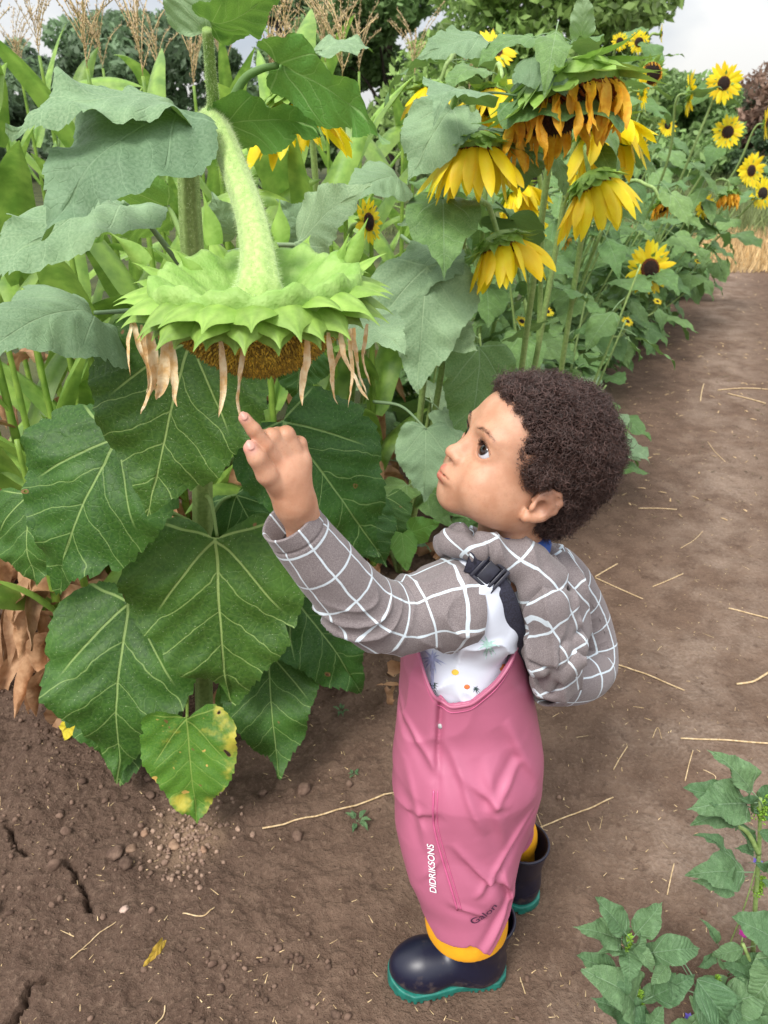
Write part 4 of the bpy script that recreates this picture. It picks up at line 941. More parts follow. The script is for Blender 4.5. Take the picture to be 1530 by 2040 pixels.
def disc_mesh(mb, c, ax, R, bulge, n, size, cdark=(1, 1, 1), clite=(1.6, 1.6, 1.3), seed=0, ring=None):
    """domed seed disc made of a smooth dome plus n spiral florets"""
    ax = unit(ax); a = unit(np.cross(ax, [0.3, .2, 1.])); b = np.cross(ax, a); nr, na = 10, 40
    rr = np.linspace(0, 1, nr + 1)[1:]; th = np.linspace(0, 2 * np.pi, na, endpoint=False)
    def at(r, t): return c + (np.cos(t)[..., None] * a + np.sin(t)[..., None] * b) * (r * R)[..., None] + ax * (bulge * (1 - r ** 2.2))[..., None]
    rg, tg = np.meshgrid(rr, th, indexing='ij'); v = np.vstack([at(rg, tg).reshape(-1, 3), at(np.zeros(1), np.zeros(1))]); idx = np.arange(nr * na).reshape(nr, na)
    q = np.stack([idx[:-1], idx[1:], np.roll(idx[1:], -1, 1), np.roll(idx[:-1], -1, 1)], -1).reshape(-1, 4); t3 = np.stack([np.full(na, nr * na), idx[0], np.roll(idx[0], -1)], 1)
    mb.add(v, q, t3, c=np.asarray(cdark) * .6)
    if n:
        R_ = np.random.default_rng(seed); i = np.arange(n); r = np.sqrt((i + .5) / n); t = i * 2.39996; p = at(r, t); e = 1e-3; nn = np.cross(at(r + e, t) - p, at(r, t + e) - p); nn /= np.linalg.norm(nn, axis=1)[:, None] + 1e-12; nn *= np.sign(nn @ ax)[:, None]
        nn = unit_rows(nn + R_.normal(0, .25, (n, 3))); u = unit_rows(np.cross(nn, a + .01)); w = np.cross(nn, u); s = size * R_.uniform(.7, 1.2, n)[:, None]; h = size * R_.uniform(.9, 2.2, n)[:, None]
        V = np.stack([p + u * s * .5, p + w * s * .5, p - u * s * .5, p - w * s * .5, p + nn * h], 1).reshape(-1, 3); k = np.arange(n)[:, None] * 5
        T = np.concatenate([k + np.array([[0, 1, 4]]), k + np.array([[1, 2, 4]]), k + np.array([[2, 3, 4]]), k + np.array([[3, 0, 4]])])
        f = R_.random(n)[:, None]; cc = np.asarray(cdark) * (1 - f) + np.asarray(clite) * f
        if ring is not None: m = ((r > ring[0]) & (r < ring[1]))[:, None]; cc = np.where(m, np.asarray(ring[2]), cc)
        mb.add(V, t=T, c=np.repeat(cc, 5, 0))
def unit_rows(v): return v / (np.linalg.norm(v, axis=1)[:, None] + 1e-12)

def flower_head(parent, origin, c, ax, R, plen, kind='open', seed=0, lod=1, npet=22, part='flower_head'):
    """one sunflower head: disc (part) with petals and bracts (sub-parts); ax = direction the face looks"""
    R_ = np.random.default_rng(seed); ax = unit(ax); a = unit(np.cross(ax, [.31, .2, 1.])); b = np.cross(ax, a); O = np.asarray(origin)
    mb = MB(); disc_mesh(mb, c, ax, R, R * (.28 if kind == 'open' else .35), [60, 260, 500][lod], R * .075, (.8, .8, .8), (2.2, 1.6, 1.2), seed, ring=(.78, 1.01, (9, 5, .8)) if kind != 'open' or True else None)
    # green receptacle behind
    th = np.linspace(0, 2 * np.pi, 24, endpoint=False); prof = [(1.0, 0), (1.07, -.18), (.94, -.42), (.62, -.60), (.18, -.72)]
    pm = MB(); V = np.concatenate([c + (np.cos(th)[:, None] * a + np.sin(th)[:, None] * b) * R * r + ax * R * z for r, z in prof]); idx = np.arange(len(V)).reshape(len(prof), 24)
    pm.add(V, np.stack([idx[:-1], np.roll(idx[:-1], -1, 1), np.roll(idx[1:], -1, 1), idx[1:]], -1).reshape(-1, 4))
    head = mb.build(part, MP['disc_dark'], parent); head.location = -O
    nb = [14, 26, 34][lod]
    for i in range(nb):
        t = 2.39996 * i * 1.0 + R_.uniform(-.1, .1); rad = math.cos(t) * a + math.sin(t) * b; lay = i / nb
        d = rad * (.9) + ax * (.55 - 1.0 * lay) + R_.normal(0, .12, 3); p = c + rad * R * (1.02 - .10 * lay) + ax * R * (-.10 - .22 * lay)
        if kind != 'open': p = c + rad * R * (1.04 - .42 * lay) + ax * R * (-.08 - .50 * lay); d = rad * .75 + ax * (.50 - .15 * lay) + R_.normal(0, .10, 3)
        v, q, uv = ribbon(p, d, ax * -1 + rad * .4, R * R_.uniform(.75, 1.15), R * .46, BRACT, droop=R_.uniform(-.2, .9), n=[5, 7, 9][lod], cup=.15, grav=-ax, seed=i); pm.add(v, q, uv=uv, c=np.ones(3) * R_.uniform(.7, 1.1))
    pm.build('bracts', MP['bract'], head)
    tm = MB(); n = npet
    for i in range(n):
        lay = i % 2; t = 2 * np.pi * (i + R_.uniform(-.25, .25)) / n; rad = math.cos(t) * a + math.sin(t) * b; p = c + rad * R * .97 + ax * R * (.02 - .05 * lay)
        sh = R_.uniform(.9, 1.08); cc = np.array([1, sh, 1]) * R_.uniform(.9, 1.06)
        L = plen * R_.uniform(.82, 1.12)
        if kind == 'open': v, q, uv = ribbon(p, rad + ax * R_.uniform(-.10, .22), ax, L, L * .36, PETAL, droop=R_.uniform(-.1, .45), twist=R_.uniform(-.5, .5), n=[5, 7, 9][lod], cup=-.15, seed=i)
        elif kind == 'droop': v, q, uv = ribbon(p, rad * R_.uniform(.45, .95) + ax * .6 + V3(0, 0, -.15) + R_.normal(0, .10, 3), ax * .3 + rad, L * R_.uniform(.85, 1.2), L * R_.uniform(.26, .36), PETAL, droop=R_.uniform(.2, 1.7), twist=R_.uniform(-1.1, 1.1), n=[6, 8, 11][lod], cup=-.22, seed=i)
        else: v, q, uv = ribbon(p, rad * .6 + ax * .5 + V3(0, 0, -.7), rad, L * R_.uniform(.6, 1), L * .20, PETAL, droop=2.2, twist=R_.uniform(-5, 5), n=[6, 9, 12][lod], cup=.3, crumple=.16, seed=i + seed)
        tm.add(v, q, uv=uv, c=cc)
    if n: tm.build('petals', MP['wilt'] if kind == 'wilt' else MP['petal'], head)
    return head

# ---------------------------------------------------------------- the big drooping sunflower
def build_hero():
    O = V3(*G(405, 1432)); O[2] = 0; root = empty('sunflower_plant', O)
    tag(root, 'tall sunflower with one huge green drooping seed head beside the boy', 'sunflower')
    st = np.array([O + V3(0, 0, -.03), P(405, 1300, 1.36), P(404, 1040, 1.31), P(398, 760, 1.24), P(382, 480, 1.17), P(376, 330, 1.13), P(392, 262, 1.10), P(412, 236, 1.075), P(428, 244, 1.05), P(444, 276, 1.02), P(470, 345, .97), P(498, 425, .90), P(513, 500, .845), P(516, 560, .815), P(516, 590, .812)])
    r = [.0200, .0195, .0190, .0170, .0160, .0135, .0115, .0105, .0125, .0150, .0160, .0165, .0180, .0225, .0330]
    n = 130; path = spline(st, n); rr = np.interp(np.linspace(0, 1, n), np.linspace(0, 1, len(r)), r); k = 68
    mb = MB(); v, q, t, uv = tube_data(path[:k + 1], rr[:k + 1], 28)
    th = uv[:, 1] * 2 * np.pi; ctr = np.repeat(path[:k + 1], 28, 0); v[:-2] = ctr + (v[:-2] - ctr) * (1 + .07 * np.sin(th[:-2] * 6))[:, None]; mb.add(v, q, t, uv)
    # shoot tip rising above the bend
    up = spline(np.array([P(404, 240, 1.075), P(424, 215, 1.06), P(420, 150, 1.02), P(413, 60, .98)]), 26); add_tube(mb, up, np.linspace(.0085, .0060, 26), 14, c=(.9, .95, .8))
    s = mb.build('stem', MP['stem'], root); s.location = -O
    mb = MB(); v, q, t, uv = tube_data(path[k - 2:], rr[k - 2:] * 1.01, 32); th = uv[:, 1] * 2 * np.pi; ctr = np.repeat(path[k - 2:], 32, 0); v[:-2] = ctr + (v[:-2] - ctr) * (1 + .035 * np.sin(th[:-2] * 7))[:, None]; mb.add(v, q, t, uv)
    pd = mb.build('flower_stalk', MP['stem_pale'], root); pd.location = -O
    mb = MB(); v, t = hairs_on(path[k - 2:], rr[k - 2:], 9000, .0055, 1); mb.add(v, t=t); v, t = hairs_on(path[30:k], rr[30:k], 3500, .0035, 2); mb.add(v, t=t); v, t = hairs_on(up, np.linspace(.0085, .006, 26), 1600, .003, 3); mb.add(v, t=t)
    mb.build('stem_hairs', MP['hairs'], pd)
    # ---- head
    c = P(512, 586, .812); ax = unit(V3(.02, -.005, -1.0)); a = V3(1, 0, 0) - ax * (V3(1, 0, 0) @ ax); a = unit(a); b = np.cross(ax, a)   # b points away (+Y)
    b = b if b[1] > 0 else -b; R_ = np.random.default_rng(8)
    def pt(r, t, z): return c + (math.cos(t) * a + math.sin(t) * b) * r - ax * z
    HR = .104
    prof_ = [(.008, -.006), (.022, -.006), (.040, .0), (.062, .010), (.084, .024), (.100, .034), (.1085, .034), (.1105, .022), (.108, .008), (.100, .000)]
    na = 96; th = np.linspace(0, 2 * np.pi, na, endpoint=False); V = []
    for i, (r_, z_) in enumerate(prof_):
        for t_ in th:
            wv = (.0035 * math.sin(t_ * 11 + 1) + .0025 * math.sin(t_ * 23)) * (r_ / .1) ** 2; V.append(pt(r_ * (1 + .03 * math.sin(t_ * 5 + 2)), t_, z_ - .012 + wv + (.010 * max(0, math.sin(t_)) * (r_ / .1) ** 2)))
    V = np.array(V); idx = np.arange(len(V)).reshape(-1, na); col = np.interp(np.repeat([p_[0] for p_ in prof_], na), [.0, .05, .11], [1.25, .95, 1.05])[:, None] * np.ones(3)
    mb = MB(); mb.add(V, np.stack([idx[:-1], np.roll(idx[:-1], -1, 1), np.roll(idx[1:], -1, 1), idx[1:]], -1).reshape(-1, 4), c=col)
    head = mb.build('flower_head', MP['back'], root); head.location = -O; head['label'] = 'huge green seed head hanging face down'
    mb = MB(); disc_mesh(mb, pt(0, 0, -.014), ax, .1040, .070, 4200, .0034, (.50, .45, .38), (1.5, 1.5, 1.2), 4); mb.build('seed_disc', MP['disc'], head)
    mb = MB()
    layers = [(22, .112, .024, -.06, .050, .050), (22, .114, .014, -.34, .046, .047), (20, .112, .004, -.66, .034, .040), (14, .108, .028, .45, .046, .024)]
    for li, (cnt, r0, z0, el, Lb, wb) in enumerate(layers):
        for i in range(cnt):
            t_ = 2 * np.pi * (i + .5 * (li % 2) + R_.uniform(-.18, .18)) / cnt
            if li == 3 and math.sin(t_) < .1: continue
            rad = math.cos(t_) * a + math.sin(t_) * b; back = max(0, math.sin(t_))
            e = el + R_.uniform(-.16, .16) + .25 * back; d = rad * math.cos(e) - ax * math.sin(e); nn = -ax * math.cos(e) - rad * math.sin(e)
            p = pt(r0 - .010, t_, z0 - .012 + .010 * back); L = Lb * R_.uniform(.85, 1.22)
            g_ = unit(ax * 1.0) if li < 3 else -rad
            v, q, uv = ribbon(p, d, nn, L, wb * R_.uniform(.85, 1.1), BRACT, droop=R_.uniform(.35, .9) if li < 3 else -.8, twist=R_.uniform(-.35, .35), n=14, cross=7, cup=-.20, grav=g_, seed=i + li * 50)
            vein = 1 + .12 * np.cos(uv[:, 0] * 2 * np.pi * 3); sh = R_.uniform(.86, 1.08); edge = 1 + .25 * (np.abs(uv[:, 0]) > .4)
            mb.add(v, q, uv=uv, c=(vein * sh * edge)[:, None] * np.array([1.0, 1., .95]))
    # three curling bracts standing up behind
    for px_, py_, L, lean in ((425, 480, .055, -.1), (556, 475, .045, .05), (655, 560, .060, .35), (690, 520, .055, .4), (290, 520, .05, -.8), (395, 555, .04, -.5)):
        p = P(px_, py_ + 8, .86); v, q, uv = ribbon(p, V3(lean, .05, .9), V3(0, -1, .2), L, .022, BRACT, droop=.2, n=12, cross=5, cup=-.3, twist=.5, seed=int(px_)); m1 = MB(); m1.add(v, q, uv=uv, c=np.ones(3)); m1.build('bract', MP['bract'], head)
    mb.build('bracts', MP['bract'], head)
    # dried petals, each hanging from the rim
    rows = [(268, 612, 100, 12), (283, 625, 95, 10), (300, 628, 130, 20), (318, 640, 110, 14), (330, 650, 100, 22), (345, 655, 95, 13), (440, 672, 112, 13), (488, 680, 118, 14), (613, 690, 100, 14), (655, 690, 108, 13), (680, 670, 105, 14), (694, 672, 95, 10), (706, 660, 90, 12), (733, 635, 88, 10), (262, 605, 60, 8), (292, 600, 90, 12), (700, 650, 110, 9)]
    for j, (x, y, Lp, wp_) in enumerate(rows):
        t_ = -math.acos(max(-.98, min(.98, (x - 515) / 250))); p0 = pt(.101, t_, -.022); sc = np.linalg.norm(p0 - CAMP) / FPX * .95
        p0 = p0 + V3((x - (765 + FPX * ((p0 - CAMP) @ _R) / ((p0 - CAMP) @ _F))) * sc, 0, 0)
        mb = MB(); v, q, uv = ribbon(p0, V3(R_.uniform(-.15, .15), -.05, -1), V3(0, -1, 0), Lp * sc * 1.1 + .022, wp_ * sc * 1.15, PETAL, droop=1.5, twist=R_.uniform(-2.6, 2.6), n=22, cross=5, cup=.35, crumple=.10, seed=j + 3)
        mb.add(v, q, uv=uv, c=np.ones(3) * R_.uniform(.85, 1.15)); mb.build('dried_petal', MP['dry'], head)
    # ---- leaves
    F = V3(0, -.86, .5)
    def L(b, t, yb, yt, width, mat, nrm=F, pet=None, **kw):
        hero_leaf(root, O, P(*b, yb), P(*t, yt), nrm, width=width, mat=mat, petiole=[P(*p) for p in pet] if pet else None, **kw)
    L((432, 1066), (457, 1412), 1.19, 1.13, 1.17, 'dark', pet=[(404, 985, 1.31), (420, 1000, 1.25)], seed=1, arch=.06, side=.10, fold=.06)
    L((378, 676), (305, 1022), 1.09, 1.05, 1.25, 'dark', pet=[(400, 700, 1.22), (390, 660, 1.14)], seed=2, arch=.05, side=.08, nrm=V3(-.05, -.9, .42))
    L((238, 870), (118, 1188), 1.17, 1.10, 1.12, 'dark', pet=[(402, 900, 1.27), (330, 850, 1.20)], seed=3, arch=.09, side=.12, nrm=V3(-.1, -.8, .55))
    L((562, 838), (757, 1106), 1.16, 1.12, 1.04, 'dark', pet=[(408, 960, 1.29), (480, 905, 1.22)], seed=4, arch=.06, side=.12, nrm=V3(.18, -.8, .5), prad=.005)
    L((262, 1195), (238, 1556), 1.26, 1.12, .98, 'dark', pet=[(404, 1230, 1.34), (330, 1180, 1.30)], seed=5, arch=.12, side=.14, fold=.10)
    L((250, 1290), (240, 1560), 1.28, 1.14, 1.25, 'dark', nrm=V3(.3, -.8, .5), seed=25, arch=.05, side=.05)
    L((535, 1300), (557, 1552), 1.28, 1.13, 1.00, 'dark', pet=[(410, 1250, 1.34), (480, 1270, 1.33)], seed=6, arch=.08, side=.1)
    L((372, 1428), (392, 1643), 1.09, 1.01, 1.12, 'yellow', pet=[(400, 1330, 1.33), (376, 1360, 1.25)], seed=7, arch=.02, side=.05, wave=.03, label='lowest leaf, turning yellow')
    L((575, 1180), (722, 1384), 1.33, 1.27, .95, 'dark', pet=[(410, 1130, 1.33), (500, 1120, 1.32)], seed=8, arch=.12, side=.12, nrm=V3(.1, -.6, .75))
    L((60, 985), (75, 1170), 1.27, 1.2, 1.7, 'dark', pet=[(400, 1050, 1.31), (200, 960, 1.29)], seed=9, arch=.1, nrm=V3(-.2, -.7, .6))
    L((470, 985), (545, 1120), 1.36, 1.33, 1.4, 'dark', pet=[(405, 1060, 1.32), (440, 1000, 1.34)], seed=10, nrm=V3(.1, -.8, .5))
    L((110, 1330), (40, 1420), 1.40, 1.34, .9, 'dark', seed=11, nrm=V3(-.3, -.7, .6)) if False else None
    L((470, 1360), (510, 1480), 1.35, 1.31, .9, 'bright', seed=12, nrm=V3(0, -.8, .6))
    L((700, 1000), (770, 1130), 1.45, 1.40, 1.2, 'dark', seed=13, nrm=V3(.2, -.8, .5)); L((770, 990), (800, 1090), 1.55, 1.5, 1.1, 'dark', seed=14, nrm=V3(.2, -.8, .5))
    # upper leaves, greyer and seen at a slant
    L((345, 206), (10, 262), 1.02, .88, .78, 'grey', col=(1.08, 1.08, 1.05), nrm=V3(-.20, -.52, .76), pet=[(392, 300, 1.09), (380, 290, 1.06), (362, 245, 1.04)], seed=21, arch=.10, side=.20, fold=.04, wave=.045)
    L((352, 222), (85, 485), 1.0, .86, .90, 'grey', col=(.66, .72, .74), nrm=V3(-.30, -.86, .36), pet=[(400, 325, 1.06), (375, 260, 1.03)], seed=22, arch=.12, side=.16, wave=.03)
    L((246, 398), (-20, 592), 1.08, .90, .92, 'grey', col=(.82, .88, .86), nrm=V3(-.25, -.70, .58), pet=[(384, 560, 1.19), (330, 490, 1.15), (290, 440, 1.12)], seed=23, arch=.10, side=.18)
    L((190, 620), (-50, 735), 1.10, .94, 1.15, 'grey', nrm=V3(-.1, -.80, .50), pet=[(398, 640, 1.22), (300, 620, 1.16)], seed=24, arch=.16, side=.22)
    L((548, 130), (768, 292), 1.05, .93, .58, 'bright', nrm=V3(-.30, -.75, -.5), pet=[(424, 236, 1.06), (450, 222, 1.06), (485, 160, 1.06), (520, 138, 1.06)], prad=.005, seed=26, arch=-.10, side=-.08, wave=.03)
    L((452, 246), (648, 262), 1.06, .97, .62, 'bright', nrm=V3(-.05, -.75, -.55), seed=27, arch=-.08, side=-.10, pet=[(425, 250, 1.07)])
    L((412, 62), (398, -95), .985, .98, 1.75, 'grey', nrm=V3(0, -.95, -.25), seed=28, arch=.05, side=.16, wave=.03)
    L((420, 50), (560, -30), .97, .94, .95, 'bright', nrm=V3(.35, -.6, -.7), seed=29, arch=.1, side=.1)
    L((330, 410), (182, 478), 1.28, 1.2, 1.25, 'bright', nrm=V3(0, -.7, -.6), pet=[(380, 520, 1.2), (345, 430, 1.26)], seed=30, arch=-.08)
    L((600, 488), (742, 372), 1.22, 1.15, .95, 'grey', nrm=V3(-.3, -.7, .6), pet=[(400, 520, 1.2), (520, 490, 1.22)], seed=31, side=.15, arch=.1)
    L((628, 478), (548, 396), 1.30, 1.28, 1.1, 'grey', nrm=V3(.1, -.9, .3), seed=32); L((470, 470), (420, 380), 1.33, 1.3, 1.1, 'grey', nrm=V3(-.1, -.9, .3), seed=33)
    L((700, 640), (812, 715), 1.25, 1.12, .9, 'grey', nrm=V3(.1, -.5, .85), pet=[(398, 760, 1.24), (560, 660, 1.26)], seed=34)
    L((600, 700), (590, 800), 1.33, 1.30, 1.5, 'dark', nrm=V3(.1, -.9, .3), seed=35)
    return root
build_hero()
# ---------------------------------------------------------------- ground
def ground_h(x, y):
    rough = np.clip((.62 - .45 * (x + .1 * y)) * 1.3, .22, 1.)           # cloddy by the plants, trodden on the path
    near = np.clip(1.5 - y * .28, .12, 1)
    h = .012 * np.clip(1.25 - .30 * y, .12, 1) * fbm(x * 2.2, y * 2.2, 0, 3) + rough * near * (.010 * fbm(x * 9, y * 9, 3, 3) + .0055 * np.abs(fbm(x * 34, y * 34, 7, 3)) + .0030 * fbm(x * 110, y * 110, 2, 2))
    h += rough * .006 * np.clip(fbm(x * 22, y * 22, 11, 2) - .25, 0, 1)
    bank = np.clip((y - .9 - 1.05 * (x + .55)) * 1.0, 0, 1); h += .03 * bank * np.clip(1.5 - x, 0, 1)
    for cx, cy, r, d in ((-.005, .93, .012, .008), (.012, .935, .010, .008), (-.245, .95, .05, .008)): h -= d * np.exp(-((x - cx) ** 2 + (y - cy) ** 2) / r ** 2)
    for cr in CRACKS:
        for (ax_, ay), (bx, by) in zip(cr[:-1], cr[1:]):
            t = np.clip(((x - ax_) * (bx - ax_) + (y - ay) * (by - ay)) / ((bx - ax_) ** 2 + (by - ay) ** 2), 0, 1); d = np.hypot(x - ax_ - t * (bx - ax_), y - ay - t * (by - ay)); h = h - .022 * np.clip(1 - d / .0048, 0, 1) ** .6
    for bx, by in ((.12, .764), (.232, .955)): w = np.exp(-((x - bx) ** 2 + (y - by) ** 2) / .14 ** 2); h = h * (1 - np.clip(w * 1.3, 0, 1)) - .0005
    return h
def _g(x, y): q = G(x, y); return (q[0], q[1])
_rc = random.Random(4)
def crack(pts):
    s = spline(np.array([_g(*p) for p in pts]), len(pts) * 5); return [(a + _rc.uniform(-.004, .004), b + _rc.uniform(-.004, .004)) for a, b in s]
CRACKS = [crack([(137, 1720), (155, 1755), (172, 1790), (178, 1822)]), crack([(62, 1960), (50, 1995), (25, 2030), (0, 2060)]), crack([(20, 1655), (35, 1690), (60, 1710)]), crack([(95, 1955), (62, 1962)])]
def soil_material():
    m, nt, b, out = material('soil'); g = NB(nt); tc = g.n('ShaderNodeTexCoord').outputs['Object']
    s = g.n('ShaderNodeSeparateXYZ'); nt.links.new(tc, s.inputs[0]); x, y = s.outputs[0], s.outputs[1]
    n1 = g.noise(tc, 1.6, 5); n2 = g.noise(tc, 14, 6); n3 = g.noise(tc, 120, 4); n4 = g.noise(tc, 620, 2)
    base = g.mix(g.ramp(n2, .3, .72), (.108, .068, .048), (.165, .108, .077))
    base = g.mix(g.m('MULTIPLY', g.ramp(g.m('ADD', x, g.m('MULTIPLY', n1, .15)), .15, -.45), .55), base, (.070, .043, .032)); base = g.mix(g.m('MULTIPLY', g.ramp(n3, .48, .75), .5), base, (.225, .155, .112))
    base = g.mix(g.m('MULTIPLY', g.ramp(n4, .60, .72), .35), base, (.33, .245, .185)); base = g.mix(g.m('MULTIPLY', g.ramp(n4, .40, .30), .45), base, (.045, .026, .020))
    # pale dried crust along the trodden path
    line = g.m('SUBTRACT', x, g.m('MULTIPLY_ADD', y, .42, .27)); pn = g.noise(tc, 4.6, 7, rough=.65, dist=.3)
    band = g.m('MULTIPLY', g.ramp(g.m('ABSOLUTE', g.m('ADD', line, g.m('MULTIPLY', g.m('SUBTRACT', pn, .5), .4))), .34, .02), g.ramp(pn, .36, .66))
    base = g.mix(g.m('MULTIPLY', band, .62), base, g.mix(g.ramp(n3, .3, .7), (.27, .195, .148), (.37, .285, .225)))
    gp = g.n('ShaderNodeVectorMath', operation='DISTANCE'); nt.links.new(tc, gp.inputs[0]); q = G(370, 1665); gp.inputs[1].default_value = (q[0], q[1], 0)
    base = g.mix(g.m('MULTIPLY', g.ramp(g.m('ADD', gp.outputs['Value'], g.m('MULTIPLY', n2, .08)), .15, .05), .7), base, (.30, .205, .135))
    # straw-coloured stubble, then grass, far off
    yn = g.m('ADD', y, g.m('MULTIPLY', g.noise(tc, 1.1, 3), 1.0)); xr = g.ramp(g.m('SUBTRACT', x, g.m('MULTIPLY', y, .28)), -.1, .3); st = g.m('MULTIPLY', g.ramp(yn, 8.0, 8.4), xr)
    base = g.mix(st, base, g.mix(g.ramp(g.noise(tc, 9, 5), .3, .7), (.36, .24, .11), (.52, .38, .20)))
    base = g.mix(g.m('MAXIMUM', g.ramp(yn, 10.6, 11.6), g.m('MULTIPLY', g.ramp(yn, 3.4, 4.2), g.m('SUBTRACT', 1, xr))), base, g.mix(g.ramp(g.noise(tc, 2, 6), .3, .7), (.035, .045, .02), (.09, .10, .04)))
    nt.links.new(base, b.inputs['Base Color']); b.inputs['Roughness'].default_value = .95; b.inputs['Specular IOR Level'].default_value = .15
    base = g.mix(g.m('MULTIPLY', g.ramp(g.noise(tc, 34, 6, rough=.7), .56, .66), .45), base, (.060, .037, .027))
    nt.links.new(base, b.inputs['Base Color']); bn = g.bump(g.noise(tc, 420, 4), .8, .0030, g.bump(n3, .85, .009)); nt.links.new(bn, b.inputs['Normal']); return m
def build_ground():
    def axis(lo, a, b, hi, h, g_=1.10):
        mid = list(np.arange(a, b, h)); l = []; x = a; s = h
        while x > lo: s *= g_; x -= s; l.append(x)
        r = []; x = mid[-1]; s = h
        while x < hi: s *= g_; x += s; r.append(x)
        return np.array(l[::-1] + mid + r)
    xs = axis(-400, -.95, 1.15, 400, .0042); ys = axis(-60, .60, 2.1, 900, .0042, 1.06)
    X, Y = np.meshgrid(xs, ys, indexing='ij'); Z = ground_h(X.ravel(), Y.ravel()).reshape(X.shape); far = np.clip((Y - 9) / 8, 0, 1) + np.clip((np.abs(X) - 8) / 8, 0, 1); Z *= np.clip(1 - far, 0, 1)
    idx = np.arange(X.size).reshape(X.shape); q = np.stack([idx[:-1, :-1], idx[1:, :-1], idx[1:, 1:], idx[:-1, 1:]], -1).reshape(-1, 4)
    o = new_mesh('ground', np.stack([X, Y, Z], -1).reshape(-1, 3), q, soil_material()); tag(o, 'bare brown trodden soil running back beside the plants to stubble and grass', 'ground', kind='structure')
    # crumbly clods (uncountable)
    bm = bmesh.new(); bmesh.ops.create_icosphere(bm, subdivisions=2, radius=1); iv = np.array([v.co[:] for v in bm.verts]); it = np.array([[v.index for v in f.verts] for f in bm.faces]); bm.free()
    bm = bmesh.new(); bmesh.ops.create_icosphere(bm, subdivisions=1, radius=1); iv1 = np.array([v.co[:] for v in bm.verts]); it1 = np.array([[v.index for v in f.verts] for f in bm.faces]); bm.free()
    R_ = np.random.default_rng(21); mb = MB(); CL = simple('soil_clod', (.090, .056, .042), .95, 60, .3, .8, .002, col2=(.185, .122, .090), attr=True, spec=.15)
    def rock(p, r, big=False, seed=0):
        V = iv if big else iv1; F_ = it if big else it1; s = R_.uniform(.65, 1.2, 3) * r; n = 1 + .35 * vnoise(V[:, 0] * 1.7 + seed, V[:, 1] * 1.7, V[:, 2] * 1.7) + .15 * vnoise(V[:, 0] * 4 + seed, V[:, 1] * 4, V[:, 2] * 4)
        a = R_.uniform(0, 6.28); Rz = np.array([[math.cos(a), -math.sin(a), 0], [math.sin(a), math.cos(a), 0], [0, 0, 1]]); return (V * n[:, None] * s) @ Rz.T + p, F_
    N = 17000; x = R_.uniform(-1.5, 1.3, N); y = .62 + 2.4 * R_.random(N) ** 1.5; dens = np.clip(.72 - 1.25 * (x + .15) - .1 * y, .015, 1) * np.clip(.5 + fbm(x * 4, y * 4, 5, 2), .08, 1)
    k = R_.random(N) < dens; x, y = x[k], y[k]; z = ground_h(x, y); sz = .0016 + .006 * R_.random(len(x)) ** 3.2 + .006 * (R_.random(len(x)) < .03)
    for i in range(len(x)):
        v, f = rock(V3(x[i], y[i], z[i] + sz[i] * .25), sz[i], False, i); mb.add(v, t=f, c=np.ones(3) * R_.uniform(.7, 1.35))
    qx, qy = _g(372, 1690)
    for i in range(260):
        a = R_.normal(0, 1, 2) * [.045, .055]; p = V3(qx + a[0], qy + .03 + a[1], 0); p[2] = ground_h(p[:1], p[1:2])[0]; r = R_.uniform(.002, .0065); v, f = rock(p + V3(0, 0, r * .3), r, False, i); mb.add(v, t=f, c=np.array([2.1, 2.2, 2.2]) * R_.uniform(.7, 1.1))
    o = mb.build('soil_clods', CL); tag(o, 'crumbly brown soil clods strewn over the ground by the sunflower', 'soil clods', kind='stuff')
    # stones and clods one can point to
    for x_, y_, r, c, lab, nm in ((605, 1575, .016, (1.2, 1.2, 1.2), 'round brown clod right of the yellow leaf tip, largest in its heap', 'clod'), (592, 1668, .015, (1.1, 1.1, 1.1), 'brown clod just below the left end of the long straw', 'clod'),
                                 (232, 1706, .015, (1.0, 1.0, 1.0), 'dark round clod left of the pale crumbs', 'clod'), (262, 1694, .011, (1.5, 1.5, 1.4), 'oval light brown stone beside the dark clod', 'stone'), (288, 1662, .0105, (2.1, 2.0, 1.8), 'pale lump below the yellow leaf, left of its tip', 'clod'),
                                 (345, 1680, .0105, (2.1, 2.1, 1.9), 'pale crumbled lump below the yellow leaf tip', 'clod'), (405, 1695, .009, (2.2, 2.1, 1.9), 'pale lump right of the yellow leaf tip', 'clod'), (251, 1822, .0085, (3.6, 4.0, 4.4), 'smooth whitish pebble lying on bare soil at lower left', 'stone'),
                                 (252, 1728, .013, (.75, .75, .75), 'flat dark clod below the oval stone', 'clod'), (300, 1588, .010, (.9, .9, .9), 'dark clod left of the yellow leaf', 'clod'), (525, 1583, .009, (1, 1, 1), 'small brown clod between yellow leaf and round clod', 'clod')):
        p = G(x_, y_); p[2] = ground_h(p[:1], p[1:2])[0] + r * .35; V, F_ = rock(V3(0, 0, 0), r, True, x_); m2 = MB(); m2.add(V * [1, 1, .75], t=F_, c=c); o = m2.build(nm, CL); o.location = p; tag(o, lab, nm)
    # chaff
    mb = MB(); ST = simple('straw', (.40, .27, .13), .7, 120, .2, .3, .0005, col2=(.66, .50, .30), attr=True)
    N = 4200; x = R_.uniform(-1.0, 2.6, N); y = .62 + 4.5 * R_.random(N) ** 1.7
